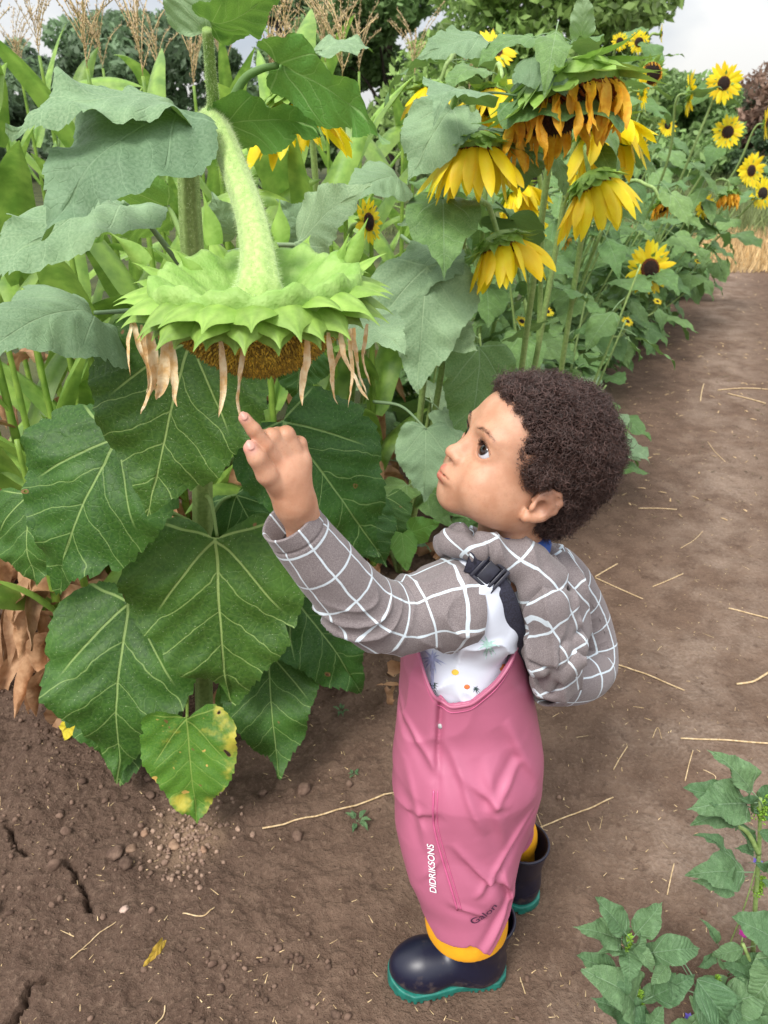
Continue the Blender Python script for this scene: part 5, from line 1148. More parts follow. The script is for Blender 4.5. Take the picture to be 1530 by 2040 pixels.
    for i in range(N):
        a = R_.uniform(0, 3.14); Lc = R_.uniform(.003, .011) * (1 + (R_.random() < .08) * 2); z = ground_h(x[i:i + 1], y[i:i + 1])[0] + .0012; d = V3(math.cos(a), math.sin(a), R_.uniform(-.1, .2)); p = V3(x[i], y[i], z); w = R_.uniform(.0004, .0010)
        sd = unit(np.cross(d, [0, 0, 1])) * w; mb.add([p - sd, p + sd, p + d * Lc + sd * .5, p + d * Lc - sd * .5, p + d * Lc * .5 + V3(0, 0, w)], t=[[0, 1, 4], [1, 2, 4], [2, 3, 4], [3, 0, 4]], c=np.array([1, 1, .95]) * R_.uniform(.7, 1.3))
    for i in range(1500):
        yy = R_.uniform(2.4, 8.0); xx = R_.uniform(.2, .62 * yy + .4); a = R_.uniform(0, 3.14); Lc = R_.uniform(.01, .035); z = ground_h(np.array([xx]), np.array([yy]))[0] + .002; d = V3(math.cos(a), math.sin(a), R_.uniform(0, .2)); p = V3(xx, yy, z); w = R_.uniform(.001, .004)
        sd = unit(np.cross(d, [0, 0, 1])) * w; mb.add([p - sd, p + sd, p + d * Lc + sd * .5, p + d * Lc - sd * .5, p + d * Lc * .5 + V3(0, 0, w)], t=[[0, 1, 4], [1, 2, 4], [2, 3, 4], [3, 0, 4]], c=np.array([1, .95, .9]) * (R_.uniform(.12, .3) if R_.random() < .6 else R_.uniform(.6, 1.1)))
    o = mb.build('chaff', ST, smooth=False); tag(o, 'tiny bits of pale chaff scattered over the soil', 'chaff', kind='stuff')
    # straws
    S = [([(523, 1653), (660, 1622), (785, 1584)], .0020, 'long thick straw lying between the sunflower and the boy'), ([(1062, 1655), (1140, 1622), (1222, 1588)], .0016, 'long straw lying right behind the back boot'),
         ([(1355, 1476), (1440, 1482), (1560, 1490)], .0022, 'thick straw at the right edge above the weeds'), ([(1212, 1322), (1290, 1350), (1362, 1382)], .0020, 'long straw right of the hanging hood'), ([(1185, 1152), (1208, 1138), (1230, 1126)], .0020, 'short upper straw of the V behind the neck'),
         ([(1185, 1154), (1230, 1174), (1280, 1196)], .0018, 'lower straw of the V behind the neck'), ([(1272, 1014), (1310, 1014), (1348, 1016)], .0022, 'straight straw level with the neck on the path'), ([(1466, 1368), (1500, 1362), (1535, 1340)], .0030, 'bent thick straw near the right edge of the path'),
         ([(1450, 1216), (1490, 1226), (1540, 1238)], .0022, 'straw at the right edge, level with the elbow'), ([(1222, 1535), (1236, 1510), (1250, 1487)], .0012, 'thin straw right of the pink trousers'), ([(1300, 1470), (1310, 1450), (1318, 1472)], .0009, 'tiny crooked straw on the path'),
         ([(1365, 1555), (1372, 1525), (1380, 1497)], .0012, 'thin upright-lying straw above the amaranth leaves'), ([(1330, 1780), (1336, 1750), (1343, 1720)], .0012, 'small straw between the weeds and the far boot'), ([(1400, 1535), (1425, 1550), (1412, 1562), (1380, 1566)], .0010, 'curled dry tendril on the path above the weeds'),
         ([(365, 1824), (405, 1830), (428, 1812)], .0013, 'short bent straw below the pale crumbs'), ([(140, 1910), (190, 1868), (232, 1838)], .0009, 'thin dry stem lying at lower left'), ([(300, 2060), (325, 2030), (330, 2008)], .0012, 'curved straw at the bottom edge'), ([(1060, 1600), (1072, 1630), (1085, 1662)], .0008, 'thin straw crossing the long one behind the boot'),
         ([(1430, 778), (1480, 774), (1530, 776)], .0035, 'far straw lying across the path'), ([(1450, 785), (1490, 795), (1525, 805)], .0035, 'second far straw below the straight one across the path'), ([(1395, 800), (1398, 780), (1402, 765)], .003, 'far short straw left of the crossing pair'), ([(1300, 1172), (1330, 1160), (1360, 1146)], .0018, 'thin straw right of the V'), ([(1355, 1095), (1380, 1080), (1400, 1060)], .0012, 'hair-thin straw on the path'), ([(1410, 880), (1425, 900), (1445, 920)], .0015, 'small straw beside the pale path crust')]
    for pts, r, lab in S:
        p = np.array([G(a, b) for a, b in pts]); sp = spline(p, 14); sp[:, 2] = ground_h(sp[:, 0], sp[:, 1]).max() * .4 + ground_h(sp[:, 0], sp[:, 1]) * .6 + r * .9; m2 = MB(); add_tube(m2, sp - sp[0], r, 7, c=(1, 1, 1), flat=.8); o = m2.build('straw', ST); o.location = sp[0]; tag(o, lab, 'straw')
    return ST
ST = build_ground()

# ---------------------------------------------------------------- maize behind the sunflower
def corn_plant(base, H, seed, label, ndry=4, nleaf=8, tassel=True, az=None, group='maize plants behind the sunflower', lean=(0, 0)):
    R_ = np.random.default_rng(seed); O = V3(*base); root = empty('maize_plant', O); tag(root, label, 'maize', group); top = O + V3(lean[0], lean[1], H)
    sp = spline(np.array([O + V3(0, 0, -.02), O + V3(lean[0] * .3, lean[1] * .3, H * .45), top]), 30); mb = MB(); rr = np.interp(np.linspace(0, 1, 30), [0, .2, 1], [.013, .012, .005]); add_tube(mb, sp - O, rr * (1 + .12 * (np.arange(30) % 5 == 0)), 10, c=(1.15, 1.1, 1)); mb.build('stalk', MP['corn'], root)
    a0 = R_.uniform(0, 6.28) if az is None else az
    for i in range(nleaf + ndry):
        dry = i < ndry; f = (.06 + .55 * i / max(1, ndry)) if dry else .30 + .62 * (i - ndry) / nleaf; p = np.array([np.interp(f, np.linspace(0, 1, 30), sp[:, k]) for k in range(3)]) - O; a = a0 + i * math.pi + R_.uniform(-.5, .5)
        rad = V3(math.cos(a), math.sin(a), 0); m2 = MB(); Lf = R_.uniform(.35, .62) * H / 1.6 * (.75 if dry else 1.1)
        if dry: v, q, uv = ribbon(p, rad * .6 + V3(0, 0, .5), V3(0, 0, 1) - rad * .3, Lf, .05, BLADE, droop=R_.uniform(2.2, 4.2), twist=R_.uniform(-3, 3), n=22, cross=5, cup=R_.uniform(.2, .5), crumple=.10, seed=seed * 31 + i)
        else: v, q, uv = ribbon(p, rad * .45 + V3(0, 0, 1.), -rad + V3(0, 0, .4), Lf, R_.uniform(.060, .095), BLADE, droop=R_.uniform(.5, 2.1), twist=R_.uniform(-1.2, 1.2), n=22, cross=5, cup=-.18, crumple=.012, seed=seed * 31 + i)
        st = 1 + .22 * (np.abs(uv[:, 0]) < .1) + .05 * np.sin(np.arange(len(uv)) * 1.7); m2.add(v, q, uv=uv, c=(st * R_.uniform(.75, 1.25))[:, None] * np.ones(3)); m2.build('leaf', MP['husk'] if dry else MP['corn'], root)
    if tassel:
        m2 = MB(); tp = top - O
        for j in range(11):
            a = R_.uniform(0, 6.28); d = V3(math.cos(a) * .5, math.sin(a) * .5, 1) if j else V3(0, 0, 1); Lt = R_.uniform(.14, .24); q0 = tp + V3(0, 0, .01 * j); pth = spline(np.array([q0, q0 + d * Lt * .5, q0 + d * Lt * .9 + V3(d[0] * .05, d[1] * .05, -.015)]), 14)
            add_tube(m2, pth, .0012, 4, c=(1.1, 1.1, .9)); 
            for k in range(34): u = R_.integers(1, 14); e = pth[u] + R_.normal(0, .003, 3); add_tube(m2, [e, e + R_.normal(0, .002, 3) + V3(0, 0, .006)], [.0016, .0004], 4, c=np.ones(3) * R_.uniform(.7, 1.4))
        m2.build('tassel', MP['tassel'], root)
    return root
def at_x(px, Y):    # ground point under image column px at distance Y (same column at mid height)
    q = P(px, 500, Y); return V3(q[0], Y, 0)
CORN = [(-60, 1.62, 1.40, ''), (30, 1.90, 1.55, ''), (140, 1.70, 1.15, ''), (232, 2.05, 1.42, ''), (300, 1.80, 1.20, ''), (330, 2.35, 1.42, ''), (455, 2.0, 1.35, ''), (520, 1.75, 1.10, ''), (590, 2.1, 1.48, ''), (640, 1.9, 1.15, ''), (690, 2.4, 1.42, ''), (740, 2.0, 1.1, ''), (60, 2.6, 1.45, ''), (150, 2.8, 1.5, ''), (420, 2.9, 1.42, ''), (560, 3.0, 1.45, ''), (660, 3.1, 1.5, ''), (-140, 2.2, 1.5, ''), (800, 2.9, 1.3, ''), (860, 2.6, .8, ''),
        (0, 3.4, 1.5, ''), (110, 3.6, 1.5, ''), (260, 3.4, 1.5, ''), (360, 3.7, 1.5, ''), (480, 3.5, 1.5, ''), (610, 3.8, 1.5, ''), (720, 3.6, 1.5, ''), (820, 3.9, 1.5, ''), (920, 4.2, 1.45, '')]
CLAB = ['leftmost maize plant, its leaf running off the left edge', 'tall maize with an upright blade at the left edge', 'shorter maize standing behind the big grey leaf', 'maize with a tan tassel above the left grey leaf', 'maize between the left leaves and the hairy stem', 'tall maize directly behind the bent sunflower stem', 'maize right of the bent stem with bright blades', 'low maize behind the green seed head', 'tall maize with wide bright blades at the top centre', 'low maize behind the right upper leaf', 'tall thin maize left of the big tree trunk', 'low maize beside the small half-open sunflower', 'tall maize far back at the left with dry tassel', 'tallest far maize behind the tasselled one', 'far maize seen between stem and right leaf', 'far maize behind the bright wide blades', 'far maize right of the wide blades', 'maize partly cut off by the left edge, behind the others', 'thin maize among the yellow sunflowers', 'small low maize at the foot of the flowering sunflowers', 'back row maize at the far left', 'back row maize left of the tan tassel', 'back row maize right of the tan tassel', 'back row maize left of the bent stem', 'back row maize right of the bent stem', 'back row maize under the thin tree', 'back row maize under the dark tree', 'back row maize behind the first hanging yellow head', 'last back row maize behind the withered head']
for i, (px, Y, H, _) in enumerate(CORN): corn_plant(at_x(px, Y), H, 300 + i, CLAB[i], ndry=7 if i < 12 else 3, nleaf=7, tassel=H > 1.38)

for i, (px, Y, H, lab) in enumerate([(-60, 1.36, .75, 'withered tan maize nearest the lower left corner'), (20, 1.40, .7, 'short withered tan maize stub left of the lower left leaf'), (-30, 1.48, .95, 'withered tan maize at the left edge, nearest of the dry ones'), (30, 1.58, 1.0, 'withered tan maize just inside the left edge'), (95, 1.66, .9, 'withered tan maize behind the left dark leaves'), (250, 1.62, .85, 'withered tan maize behind the lower left leaves'), (480, 1.62, .8, 'withered tan maize behind the hand'), (-100, 1.7, 1.1, 'withered maize mostly cut off by the left edge'), (350, 1.75, .8, 'withered low maize behind the main stem')]):
    corn_plant(at_x(px, Y), H, 500 + i, lab, ndry=13, nleaf=3, tassel=False, group='withered maize plants at the left')
# dry fallen leaves at the feet of the maize
R0 = np.random.default_rng(77)
mb = MB()
for i in range(170):
    x = R0.uniform(-1.5, .35); y = R0.uniform(1.42, 2.3) + .25 * max(0, x); d = V3(R0.normal(), R0.normal() * .5, R0.uniform(.0, .9)); v, q, uv = ribbon(V3(x, y, R0.uniform(.0, .05)), d, V3(0, -.5, 1), R0.uniform(.12, .34), R0.uniform(.02, .05), BLADE, droop=R0.uniform(.8, 2.2), twist=R0.uniform(-3, 3), n=14, cross=4, cup=.4, crumple=.12, seed=i); v[:, 2] = np.maximum(v[:, 2], .004)
    mb.add(v, q, uv=uv, c=np.ones(3) * R0.uniform(.6, 1.3))
tag(mb.build('leaf_litter', MP['husk']), 'tangle of dry tan maize leaves on the ground behind the sunflower', 'leaf litter', kind='stuff')

# ---------------------------------------------------------------- flowering sunflowers along the path
def bush(name_label, base, heads, nleaf, seed, H, spread, stem_px=None, key=('bush', 'ovate'), Ls=(.09, .15), leaves=(), group='branching sunflowers along the path', cat='sunflower', zlo=.12):
    R_ = np.random.default_rng(seed); random.seed(seed); O = V3(*base); O[2] = 0; root = empty('sunflower_plant', O); tag(root, name_label, cat, group); mb = MB(); nodes = []
    def stem(pts, r0, r1, n=22):
        p = spline(np.array(pts, float), n); add_tube(mb, p - O, np.linspace(r0, r1, n), 8, c=np.ones(3) * R_.uniform(.8, 1.1)); return p
    for hd in heads:
        px, py, Y, kind, R, pl, ax, lod = hd; c = P(px, py, Y); ax = unit(ax); neck = c - ax * R * .5; out = neck - ax * .06 + V3(0, 0, -.05 if ax[2] > -.5 else .05)
        if ax[2] < -.35: pts = [O, O + (c - O) * [.35, .35, .45], c + V3((O[0] - c[0]) * .35, (O[1] - c[1]) * .3, .02), neck - ax * .05 + V3((O[0] - c[0]) * .08, 0, .02), neck]
        else: pts = [O, O + (c - O) * [.3, .3, .4] + R_.normal(0, .02, 3), O + (c - O) * [.75, .75, .78], neck - ax * .05 + V3(0, 0, -.03), neck]
        s = stem(pts, .010, .0055 if lod else .004, 30); nodes.append(s[4:27])
        flower_head(root, O, c, ax, R, pl, kind, seed + int(px), lod, npet={'open': 24, 'droop': 24, 'wilt': 44, 'bare': 0}[kind if pl > 0 else 'bare'])
    for k in range(7 if nleaf > 50 else 3):
        a = R_.uniform(0, 6.28); hh = H * R_.uniform(.35, 1); s = stem([O, O + V3(math.cos(a) * spread * .5, math.sin(a) * spread * .5, hh * .45), O + V3(math.cos(a) * spread, math.sin(a) * spread, hh)], .009, .003); nodes += [s[3:], s[3:]]
    mb.build('stem', MP['stem'], root)
    alln = np.vstack(nodes)
    for i in range(min(nleaf, 96)):
        p = alln[R_.integers(0, len(alln))]; 
        if p[2] < zlo: p = p + V3(0, 0, zlo)
        a = R_.uniform(0, 6.28); rad = V3(math.cos(a), math.sin(a) , 0); L = R_.uniform(*Ls) * 1.28; d = rad + V3(0, 0, R_.uniform(-1.1, .15)); n = V3(0, -.25, 1) + rad * R_.uniform(0, .9) + R_.normal(0, .25, 3)
        put_leaf(root, O, key[R_.integers(0, len(key))], p + rad * L * .42, d, n, L, R_.uniform(.85, 1.15))
    for lf in leaves:
        b, t, yb, yt, w, mat, nrm = lf[:7]; hero_leaf(root, O, P(*b, yb), P(*t, yt), nrm, width=w, mat=mat, seed=int(b[0]), nr=14, na=130, teeth=34, tooth=.035, petiole=[P(*q) for q in lf[7]] if len(lf) > 7 else None, prad=.0035, arch=.08, side=.12)
    return root
F = V3(0, -.86, .5)
bush('flowering sunflower right behind the boy with two hanging yellow heads', V3(.05, 2.05, 0),
     [(945, 300, 1.62, 'droop', .050, .098, V3(.05, -.18, -.95), 2), (1000, 492, 1.72, 'droop', .048, .095, V3(.30, -.25, -.85), 2)], 26, 5, .8, .12, Ls=(.11, .17), key=('grey', 'bush'),
     leaves=[((850, 532), (830, 780), 1.72, 1.62, 1.08, 'grey', F, [(800, 470, 1.9), (835, 500, 1.8)]), ((958, 690), (925, 905), 1.86, 1.78, .85, 'bush', V3(.2, -.85, .4)), ((848, 852), (845, 1002), 1.75, 1.66, 1.0, 'grey', F, [(745, 800, 1.95), (800, 810, 1.85)]),
             ((902, 212), (812, 368), 1.64, 1.55, 1.0, 'grey', V3(-.2, -.85, .4)), ((792, 350), (690, 400), 1.7, 1.6, 1.1, 'grey', V3(-.1, -.7, .6)), ((868, 462), (788, 450), 1.7, 1.62, .85, 'grey', V3(0, -.6, .75)), ((955, 78), (822, 125), 1.65, 1.58, .7, 'grey', V3(-.1, -.6, .7)),
             ((800, 1060), (810, 1140), 1.5, 1.42, .9, 'bright', F), ((820, 1060), (880, 1040), 1.5, 1.46, .9, 'bright', F), ((790, 1050), (775, 1100), 1.55, 1.5, .9, 'bright', F), ((650, 690), (560, 640), 1.9, 1.85, 1, 'bush', F), ((700, 900), (640, 980), 1.75, 1.7, 1, 'dark', F)])
bush('sunflower with the big arched head of orange withered petals', V3(.42, 2.35, 0),
     [(1130, 208, 1.62, 'wilt', .098, .105, V3(.30, -.30, -.90), 2), (1202, 262, 2.05, 'droop', .055, .11, V3(.35, -.45, -.75), 1)], 40, 6, .95, .2,
     leaves=[((1060, 112), (1130, 190), 1.58, 1.52, 1.2, 'grey', V3(-.1, -.85, .5)), ((1158, 72), (1160, -30), 1.62, 1.6, .8, 'grey', F), ((1048, 300), (1040, 385), 1.75, 1.68, 1.1, 'bush', F), ((1110, 320), (1122, 402), 1.8, 1.75, .6, 'bush', V3(.5, -.8, .3))])
bush('sunflower with one nodding yellow head left of the path', V3(.62, 2.6, 0),
     [(1182, 372, 1.95, 'droop', .052, .105, V3(.42, -.20, -.80), 2), (1030, 388, 2.3, 'droop', .040, .085, V3(.5, -.5, -.6), 1), (1030, 465, 2.7, 'open', .036, .075, V3(.15, -.9, .1), 1)], 70, 7, 1.0, .25)
bush('sunflower with an open dark-eyed flower leaning over the path', V3(1.0, 4.0, 0),
     [(1295, 536, 3.7, 'open', .050, .082, V3(.25, -.93, .22), 2), (1110, 472, 3.4, 'wilt', .050, .05, V3(.1, -.6, -.7), 1)], 90, 8, .8, .3)
bush('sunflower behind the first leaf, drooping yellow head left of centre', V3(-.15, 2.35, 0),
     [(590, 212, 1.82, 'droop', .056, .105, V3(.10, -.10, -.98), 2), (735, 442, 1.98, 'open', .022, .035, V3(.75, -.5, .1), 1)], 26, 9, 1.0, .15, key=('grey', 'bush'))
bush('sunflower with yellow heads hidden behind the pale leaves', V3(.35, 2.9, 0),
     [(985, 205, 2.3, 'droop', .050, .11, V3(-.2, -.6, -.6), 1), (868, 190, 2.5, 'droop', .050, .10, V3(-.3, -.3, -.9), 1), (985, 98, 3.0, 'open', .030, .055, V3(.2, -.6, .6), 1), (1092, 170, 2.4, 'open', .040, .09, V3(.1, -.3, .9), 0)], 80, 10, 1.25, .3)
bush('tall sunflower with three small heads against the sky', V3(1.15, 4.7, 0),
     [(1235, 83, 3.9, 'open', .017, .024, V3(.05, -.9, .1), 1), (1273, 84, 3.8, 'open', .019, .029, V3(-.1, -.9, .1), 1), (1318, 67, 3.9, 'open', .014, .026, V3(.9, -.3, .1), 1), (1297, 146, 3.4, 'wilt', .040, .02, V3(0, -.9, -.1), 1), (1281, 180, 3.3, 'open', .02, .055, V3(.97, -.1, .1), 0)], 96, 11, 1.5, .4)
bush('sunflower with a sideways flower and a full one on the right', V3(1.55, 5.0, 0),
     [(1375, 186, 4.5, 'open', .034, .077, V3(.96, -.2, .1), 1), (1442, 166, 4.6, 'open', .035, .070, V3(.05, -.97, .10), 1), (1450, 263, 4.7, 'open', .033, .057, V3(-.15, -.95, .1), 1)], 96, 12, 1.15, .45)
bush('sunflower at the right edge with two bright flowers', V3(1.98, 5.6, 0),
     [(1497, 340, 5.0, 'open', .034, .072, V3(.35, -.9, .15), 1), (1527, 245, 5.2, 'open', .029, .074, V3(.85, -.5, .1), 1), (1452, 392, 4.9, 'wilt', .050, .08, V3(.1, -.4, -.9), 1)], 90, 13, .95, .4)
bush('leafy sunflower in the middle of the row, few flowers', V3(.72, 3.7, 0), [(1265, 292, 3.6, 'open', .02, .055, V3(.4, -.8, .2), 1), (1320, 412, 3.0, 'wilt', .034, .04, V3(.3, -.6, -.7), 1)], 96, 14, 1.1, .42)
bush('leafy sunflower at the path edge, lower leaves grey green', V3(.95, 4.25, 0), [(1160, 352, 3.5, 'open', .02, .05, V3(.2, -.7, .5), 0)], 96, 15, 1.0, .45)
bush('far leafy sunflower near the end of the row', V3(1.95, 5.9, 0), [(1405, 410, 5.0, 'open', .03, .05, V3(.2, -.9, .2), 0)], 96, 16, 1.25, .6, Ls=(.12, .18))
bush('last leafy sunflower before the stubble', V3(2.45, 6.5, 0), [(1520, 385, 5.6, 'open', .04, .07, V3(.2, -.9, .2), 0)], 96, 17, 1.2, .6, Ls=(.12, .20))
bush('leafy sunflower deep in the row behind the withered head', V3(.75, 3.7, 0), [(1215, 215, 3.6, 'open', .02, .04, V3(.2, -.9, .2), 0)], 96, 18, 1.35, .45, Ls=(.10, .17))
bush('leafy sunflower at the back of the row', V3(1.4, 5.3, 0), [(1330, 250, 4.8, 'open', .02, .04, V3(.2, -.9, .2), 0)], 96, 19, 1.35, .6, Ls=(.12, .19))
bush('low leafy young sunflower in front of the row', V3(.55, 3.2, 0), [(1090, 620, 3.0, 'open', .012, .02, V3(.2, -.5, .8), 0)], 60, 20, .45, .3, Ls=(.08, .14))
bush('low leafy sunflower right of the young one', V3(.72, 3.75, 0), [(1250, 640, 3.5, 'open', .012, .02, V3(.2, -.5, .8), 0)], 60, 21, .5, .35, Ls=(.10, .17))

bush('low leafy sunflower right behind the boy\'s hair', V3(.62, 2.75, 0), [(1040, 640, 2.6, 'open', .010, .016, V3(.2, -.5, .8), 0)], 70, 22, .55, .3, Ls=(.10, .16), key=('bush', 'grey'))
bush('low leafy sunflower filling the gap left of the hair', V3(.30, 3.0, 0), [(940, 610, 2.9, 'open', .010, .016, V3(.2, -.5, .8), 0)], 80, 23, .7, .35, Ls=(.10, .17), key=('bush', 'grey'))
bush('low leafy sunflower where the row meets the path', V3(.90, 3.95, 0), [(1310, 600, 4.1, 'open', .010, .016, V3(.2, -.5, .8), 0)], 90, 24, .7, .45, Ls=(.11, .18))
bush('low leafy sunflower further along the path edge', V3(1.5, 4.9, 0), [(1390, 520, 5.1, 'open', .010, .016, V3(.2, -.5, .8), 0)], 90, 25, .8, .5, Ls=(.12, .19))
# ---------------------------------------------------------------- weeds at lower right
def weed(base, top, seed, label, stems, leaves, spike=True):
    O = V3(*base); root = empty('amaranth_plant', O); tag(root, label, 'weed', None); mb = MB(); R_ = np.random.default_rng(seed); random.seed(seed)
    for a in stems: add_tube(mb, spline(np.array(a, float), 18) - O, np.linspace(.0045, .0028, 18), 8)
    mb.build('stem', MP['stem'], root)
    for b, t, nrm, w in leaves:
        M, L = leaf_frame(b, t, nrm); put_leaf(root, O, 'weed', b, np.asarray(t) - b, nrm, L * 1.08, w * 1.12)
        k = np.asarray(b) + V3(R_.normal(0, .012), R_.normal(0, .012), -.03); dd = np.asarray(t) - b + R_.normal(0, .025, 3); put_leaf(root, O, 'weed', k, dd, np.asarray(nrm) + R_.normal(0, .3, 3), L * R_.uniform(.6, .95), w)
    if spike:
        for c, d, L, r in spike:
            mb = MB()
            for k in range(int(240)):
                u = R_.random(); p = c + unit(d) * L * u + unit_rows(R_.normal(0, 1, (1, 3)))[0] * r * (1 - .6 * u) * R_.random() ** .4; q = p + unit_rows(R_.normal(0, 1, (1, 3)) + unit(d))[0] * .0045; add_tube(mb, [p - O, q - O], [.0016, .0003], 4, c=np.array([1, 1.1, .6]) * R_.uniform(.6, 1.3))
            mb.build('flower_spike', MP['bract'], root)
U = V3(0, -.45, .9)
def PL(b, t, yb, yt, nrm=U, w=1.): return (P(*b, yb), P(*t, yt), nrm, w)
weed(G(1300, 2120), None, 1, 'grey green amaranth weed with a leaf rosette at the bottom edge', [[G(1300, 2120), P(1285, 2020, .70), P(1262, 1930, .70), P(1248, 1870, .70)]],
     [PL((1245, 1858), (1187, 1790), .70, .72, w=.85), PL((1240, 1872), (1157, 1848), .70, .69, w=.75), PL((1266, 1862), (1316, 1803), .70, .72, w=1.0), PL((1262, 1880), (1300, 1935), .70, .67, w=.8), PL((1250, 1890), (1252, 1955), .70, .66, w=1.2), PL((1225, 1940), (1152, 1905), .69, .70, w=.9),
      PL((1258, 1995), (1168, 1935), .68, .68, w=1.0), PL((1300, 1898), (1388, 1890), .70, .70, w=1.0), PL((1300, 1985), (1378, 1945), .68, .69, w=1.0), PL((1290, 2040), (1230, 2030), .67, .66), PL((1380, 1945), (1440, 2050), .69, .66, w=.85), PL((1330, 1920), (1300, 1960), .69, .67), PL((1400, 1985), (1480, 2020), .68, .67, w=1.1), PL((1280, 2060), (1320, 2010), .66, .67)],
     spike=[(P(1250, 1885, .70), V3(0, 0, 1), .025, .007), (P(1272, 2000, .69), V3(-.05, 0, 1), .035, .006)])
weed(G(1500, 1900), None, 2, 'tall amaranth weed with green flower spike at the right edge', [[G(1500, 1900), P(1505, 1800, .80), P(1512, 1700, .79), P(1515, 1590, .78)], [P(1512, 1700, .79), P(1490, 1660, .79), P(1468, 1645, .79)]],
     [PL((1500, 1578), (1425, 1500), .78, .80, w=.75), PL((1490, 1600), (1385, 1608), .78, .76, w=1.05), PL((1470, 1600), (1366, 1572), .78, .79, w=.8), PL((1466, 1648), (1400, 1600), .79, .80, w=.7), PL((1478, 1738), (1377, 1742), .80, .79, w=1.0), PL((1500, 1690), (1470, 1640), .79, .8, w=.7), PL((1515, 1600), (1560, 1560), .78, .78), PL((1500, 1700), (1465, 1690), .79, .79, w=.8), PL((1520, 1720), (1570, 1760), .79, .77), PL((1520, 1620), (1575, 1650), .78, .76)],
     spike=[(P(1515, 1630, .78), V3(0, 0, 1), .05, .012), (P(1508, 1780, .80), V3(0, 0, 1), .04, .009)])
weed(G(1545, 2080), None, 3, 'amaranth weed with broad leaves filling the lower right corner', [[G(1545, 2080), P(1520, 1980, .72), P(1480, 1880, .74)], [G(1545, 2080), P(1450, 2010, .70), P(1440, 1960, .72)]],
     [PL((1560, 1880), (1462, 1830), .74, .76, w=1.1), PL((1560, 1900), (1500, 1985), .73, .70, w=1.2), PL((1440, 2000), (1530, 1975), .70, .71, w=1.1), PL((1500, 1960), (1440, 1920), .73, .74, w=.8), PL((1480, 1890), (1420, 1905), .74, .74, w=.8), PL((1530, 2040), (1450, 2060), .68, .67), PL((1400, 2060), (1380, 1990), .67, .68), PL((1430, 1880), (1400, 1835), .76, .78, w=.6), PL((1500, 2010), (1560, 1990), .7, .7), PL((1470, 1930), (1520, 1900), .74, .74), PL((1350, 2060), (1400, 2010), .67, .67, w=.9), PL((1440, 1975), (1395, 1950), .72, .72), PL((1500, 2050), (1550, 2030), .68, .67)],
     spike=[(P(1420, 1975, .71), V3(.02, 0, 1), .04, .006)])
def small_flower(px, py, Y, col, label):
    mb = MB(); c = P(px, py, Y)
    for i in range(6): a = i * 1.05; v, q, uv = ribbon(V3(0, 0, 0), V3(math.cos(a) * .6, math.sin(a) * .6, .5), V3(0, 0, 1), .011, .007, PETAL, n=5, cup=.2); mb.add(v, q, uv=uv)
    gz = ground_h(c[:1], c[1:2])[0]; o = empty('wild_flower', (c[0], c[1], gz)); tag(o, label, 'flower'); p = mb.build('petals', simple('flower_' + label[:6], col, .5, 60, .1, .1), o); p.location = (0, 0, c[2] - gz)
    mb = MB(); add_tube(mb, [V3(0, 0, 0), V3(.004, 0, (c[2] - gz) * .5), V3(0, 0, c[2] - gz)], .0012, 5, 8); mb.build('stem', MP['stem'], o)
small_flower(1480, 1865, .76, (.45, .03, .30), 'small magenta flower between the lower right weeds'); small_flower(1508, 1722, .80, (.16, .10, .45), 'small violet flower on the right edge weeds'); small_flower(1372, 2032, .68, (.16, .12, .55), 'blue violet flower at the bottom edge under the weeds')
def rosette(px, py, n, s, label, seed, mat='weed'):
    R_ = random.Random(seed); c = G(px, py); c[2] = ground_h(c[:1], c[1:2])[0]; root = empty('weed_seedling', c); tag(root, label, 'seedling'); random.seed(seed)
    for i in range(n): a = i * 6.28 / n + R_.uniform(-.4, .4); d = V3(math.cos(a), math.sin(a), R_.uniform(.0, .5)); put_leaf(root, c, mat, c + d * s * .25 + V3(0, 0, .004), d, V3(0, 0, 1), s * R_.uniform(.6, 1.1), .8)
rosette(712, 1640, 6, .028, 'small wilting grey seedling below the long straw', 1); rosette(705, 1550, 6, .014, 'tiny seedling above the long straw', 2); rosette(680, 1422, 6, .022, 'small grey seedling right of the lower right leaf', 3); rosette(1052, 1640, 4, .012, 'tiny seedling behind the far boot', 4)
O = G(155, 1465); O[2] = .02
lf = hero_leaf(None, V3(0, 0, 0), O + V3(0, .01, .02), O + V3(-.01, -.045, .006), V3(0, -.5, .8), width=1.3, mat='fly', seed=5, nr=8, na=60, name='leaf'); lf.name = 'fallen_leaf'; tag(lf, 'small bright yellow fallen leaf left of the yellowing leaf', 'leaf')
O = G(300, 1912); lf = hero_leaf(None, V3(0, 0, 0), O + V3(.015, .03, .006), O + V3(-.012, -.02, .004), V3(.6, -.4, .7), width=.35, mat='fly', seed=6, nr=8, na=60, col=(.55, .5, .8)); lf.name = 'fallen_leaf'; tag(lf, 'curled dry yellowish leaf scrap on bare soil, lower left', 'leaf')

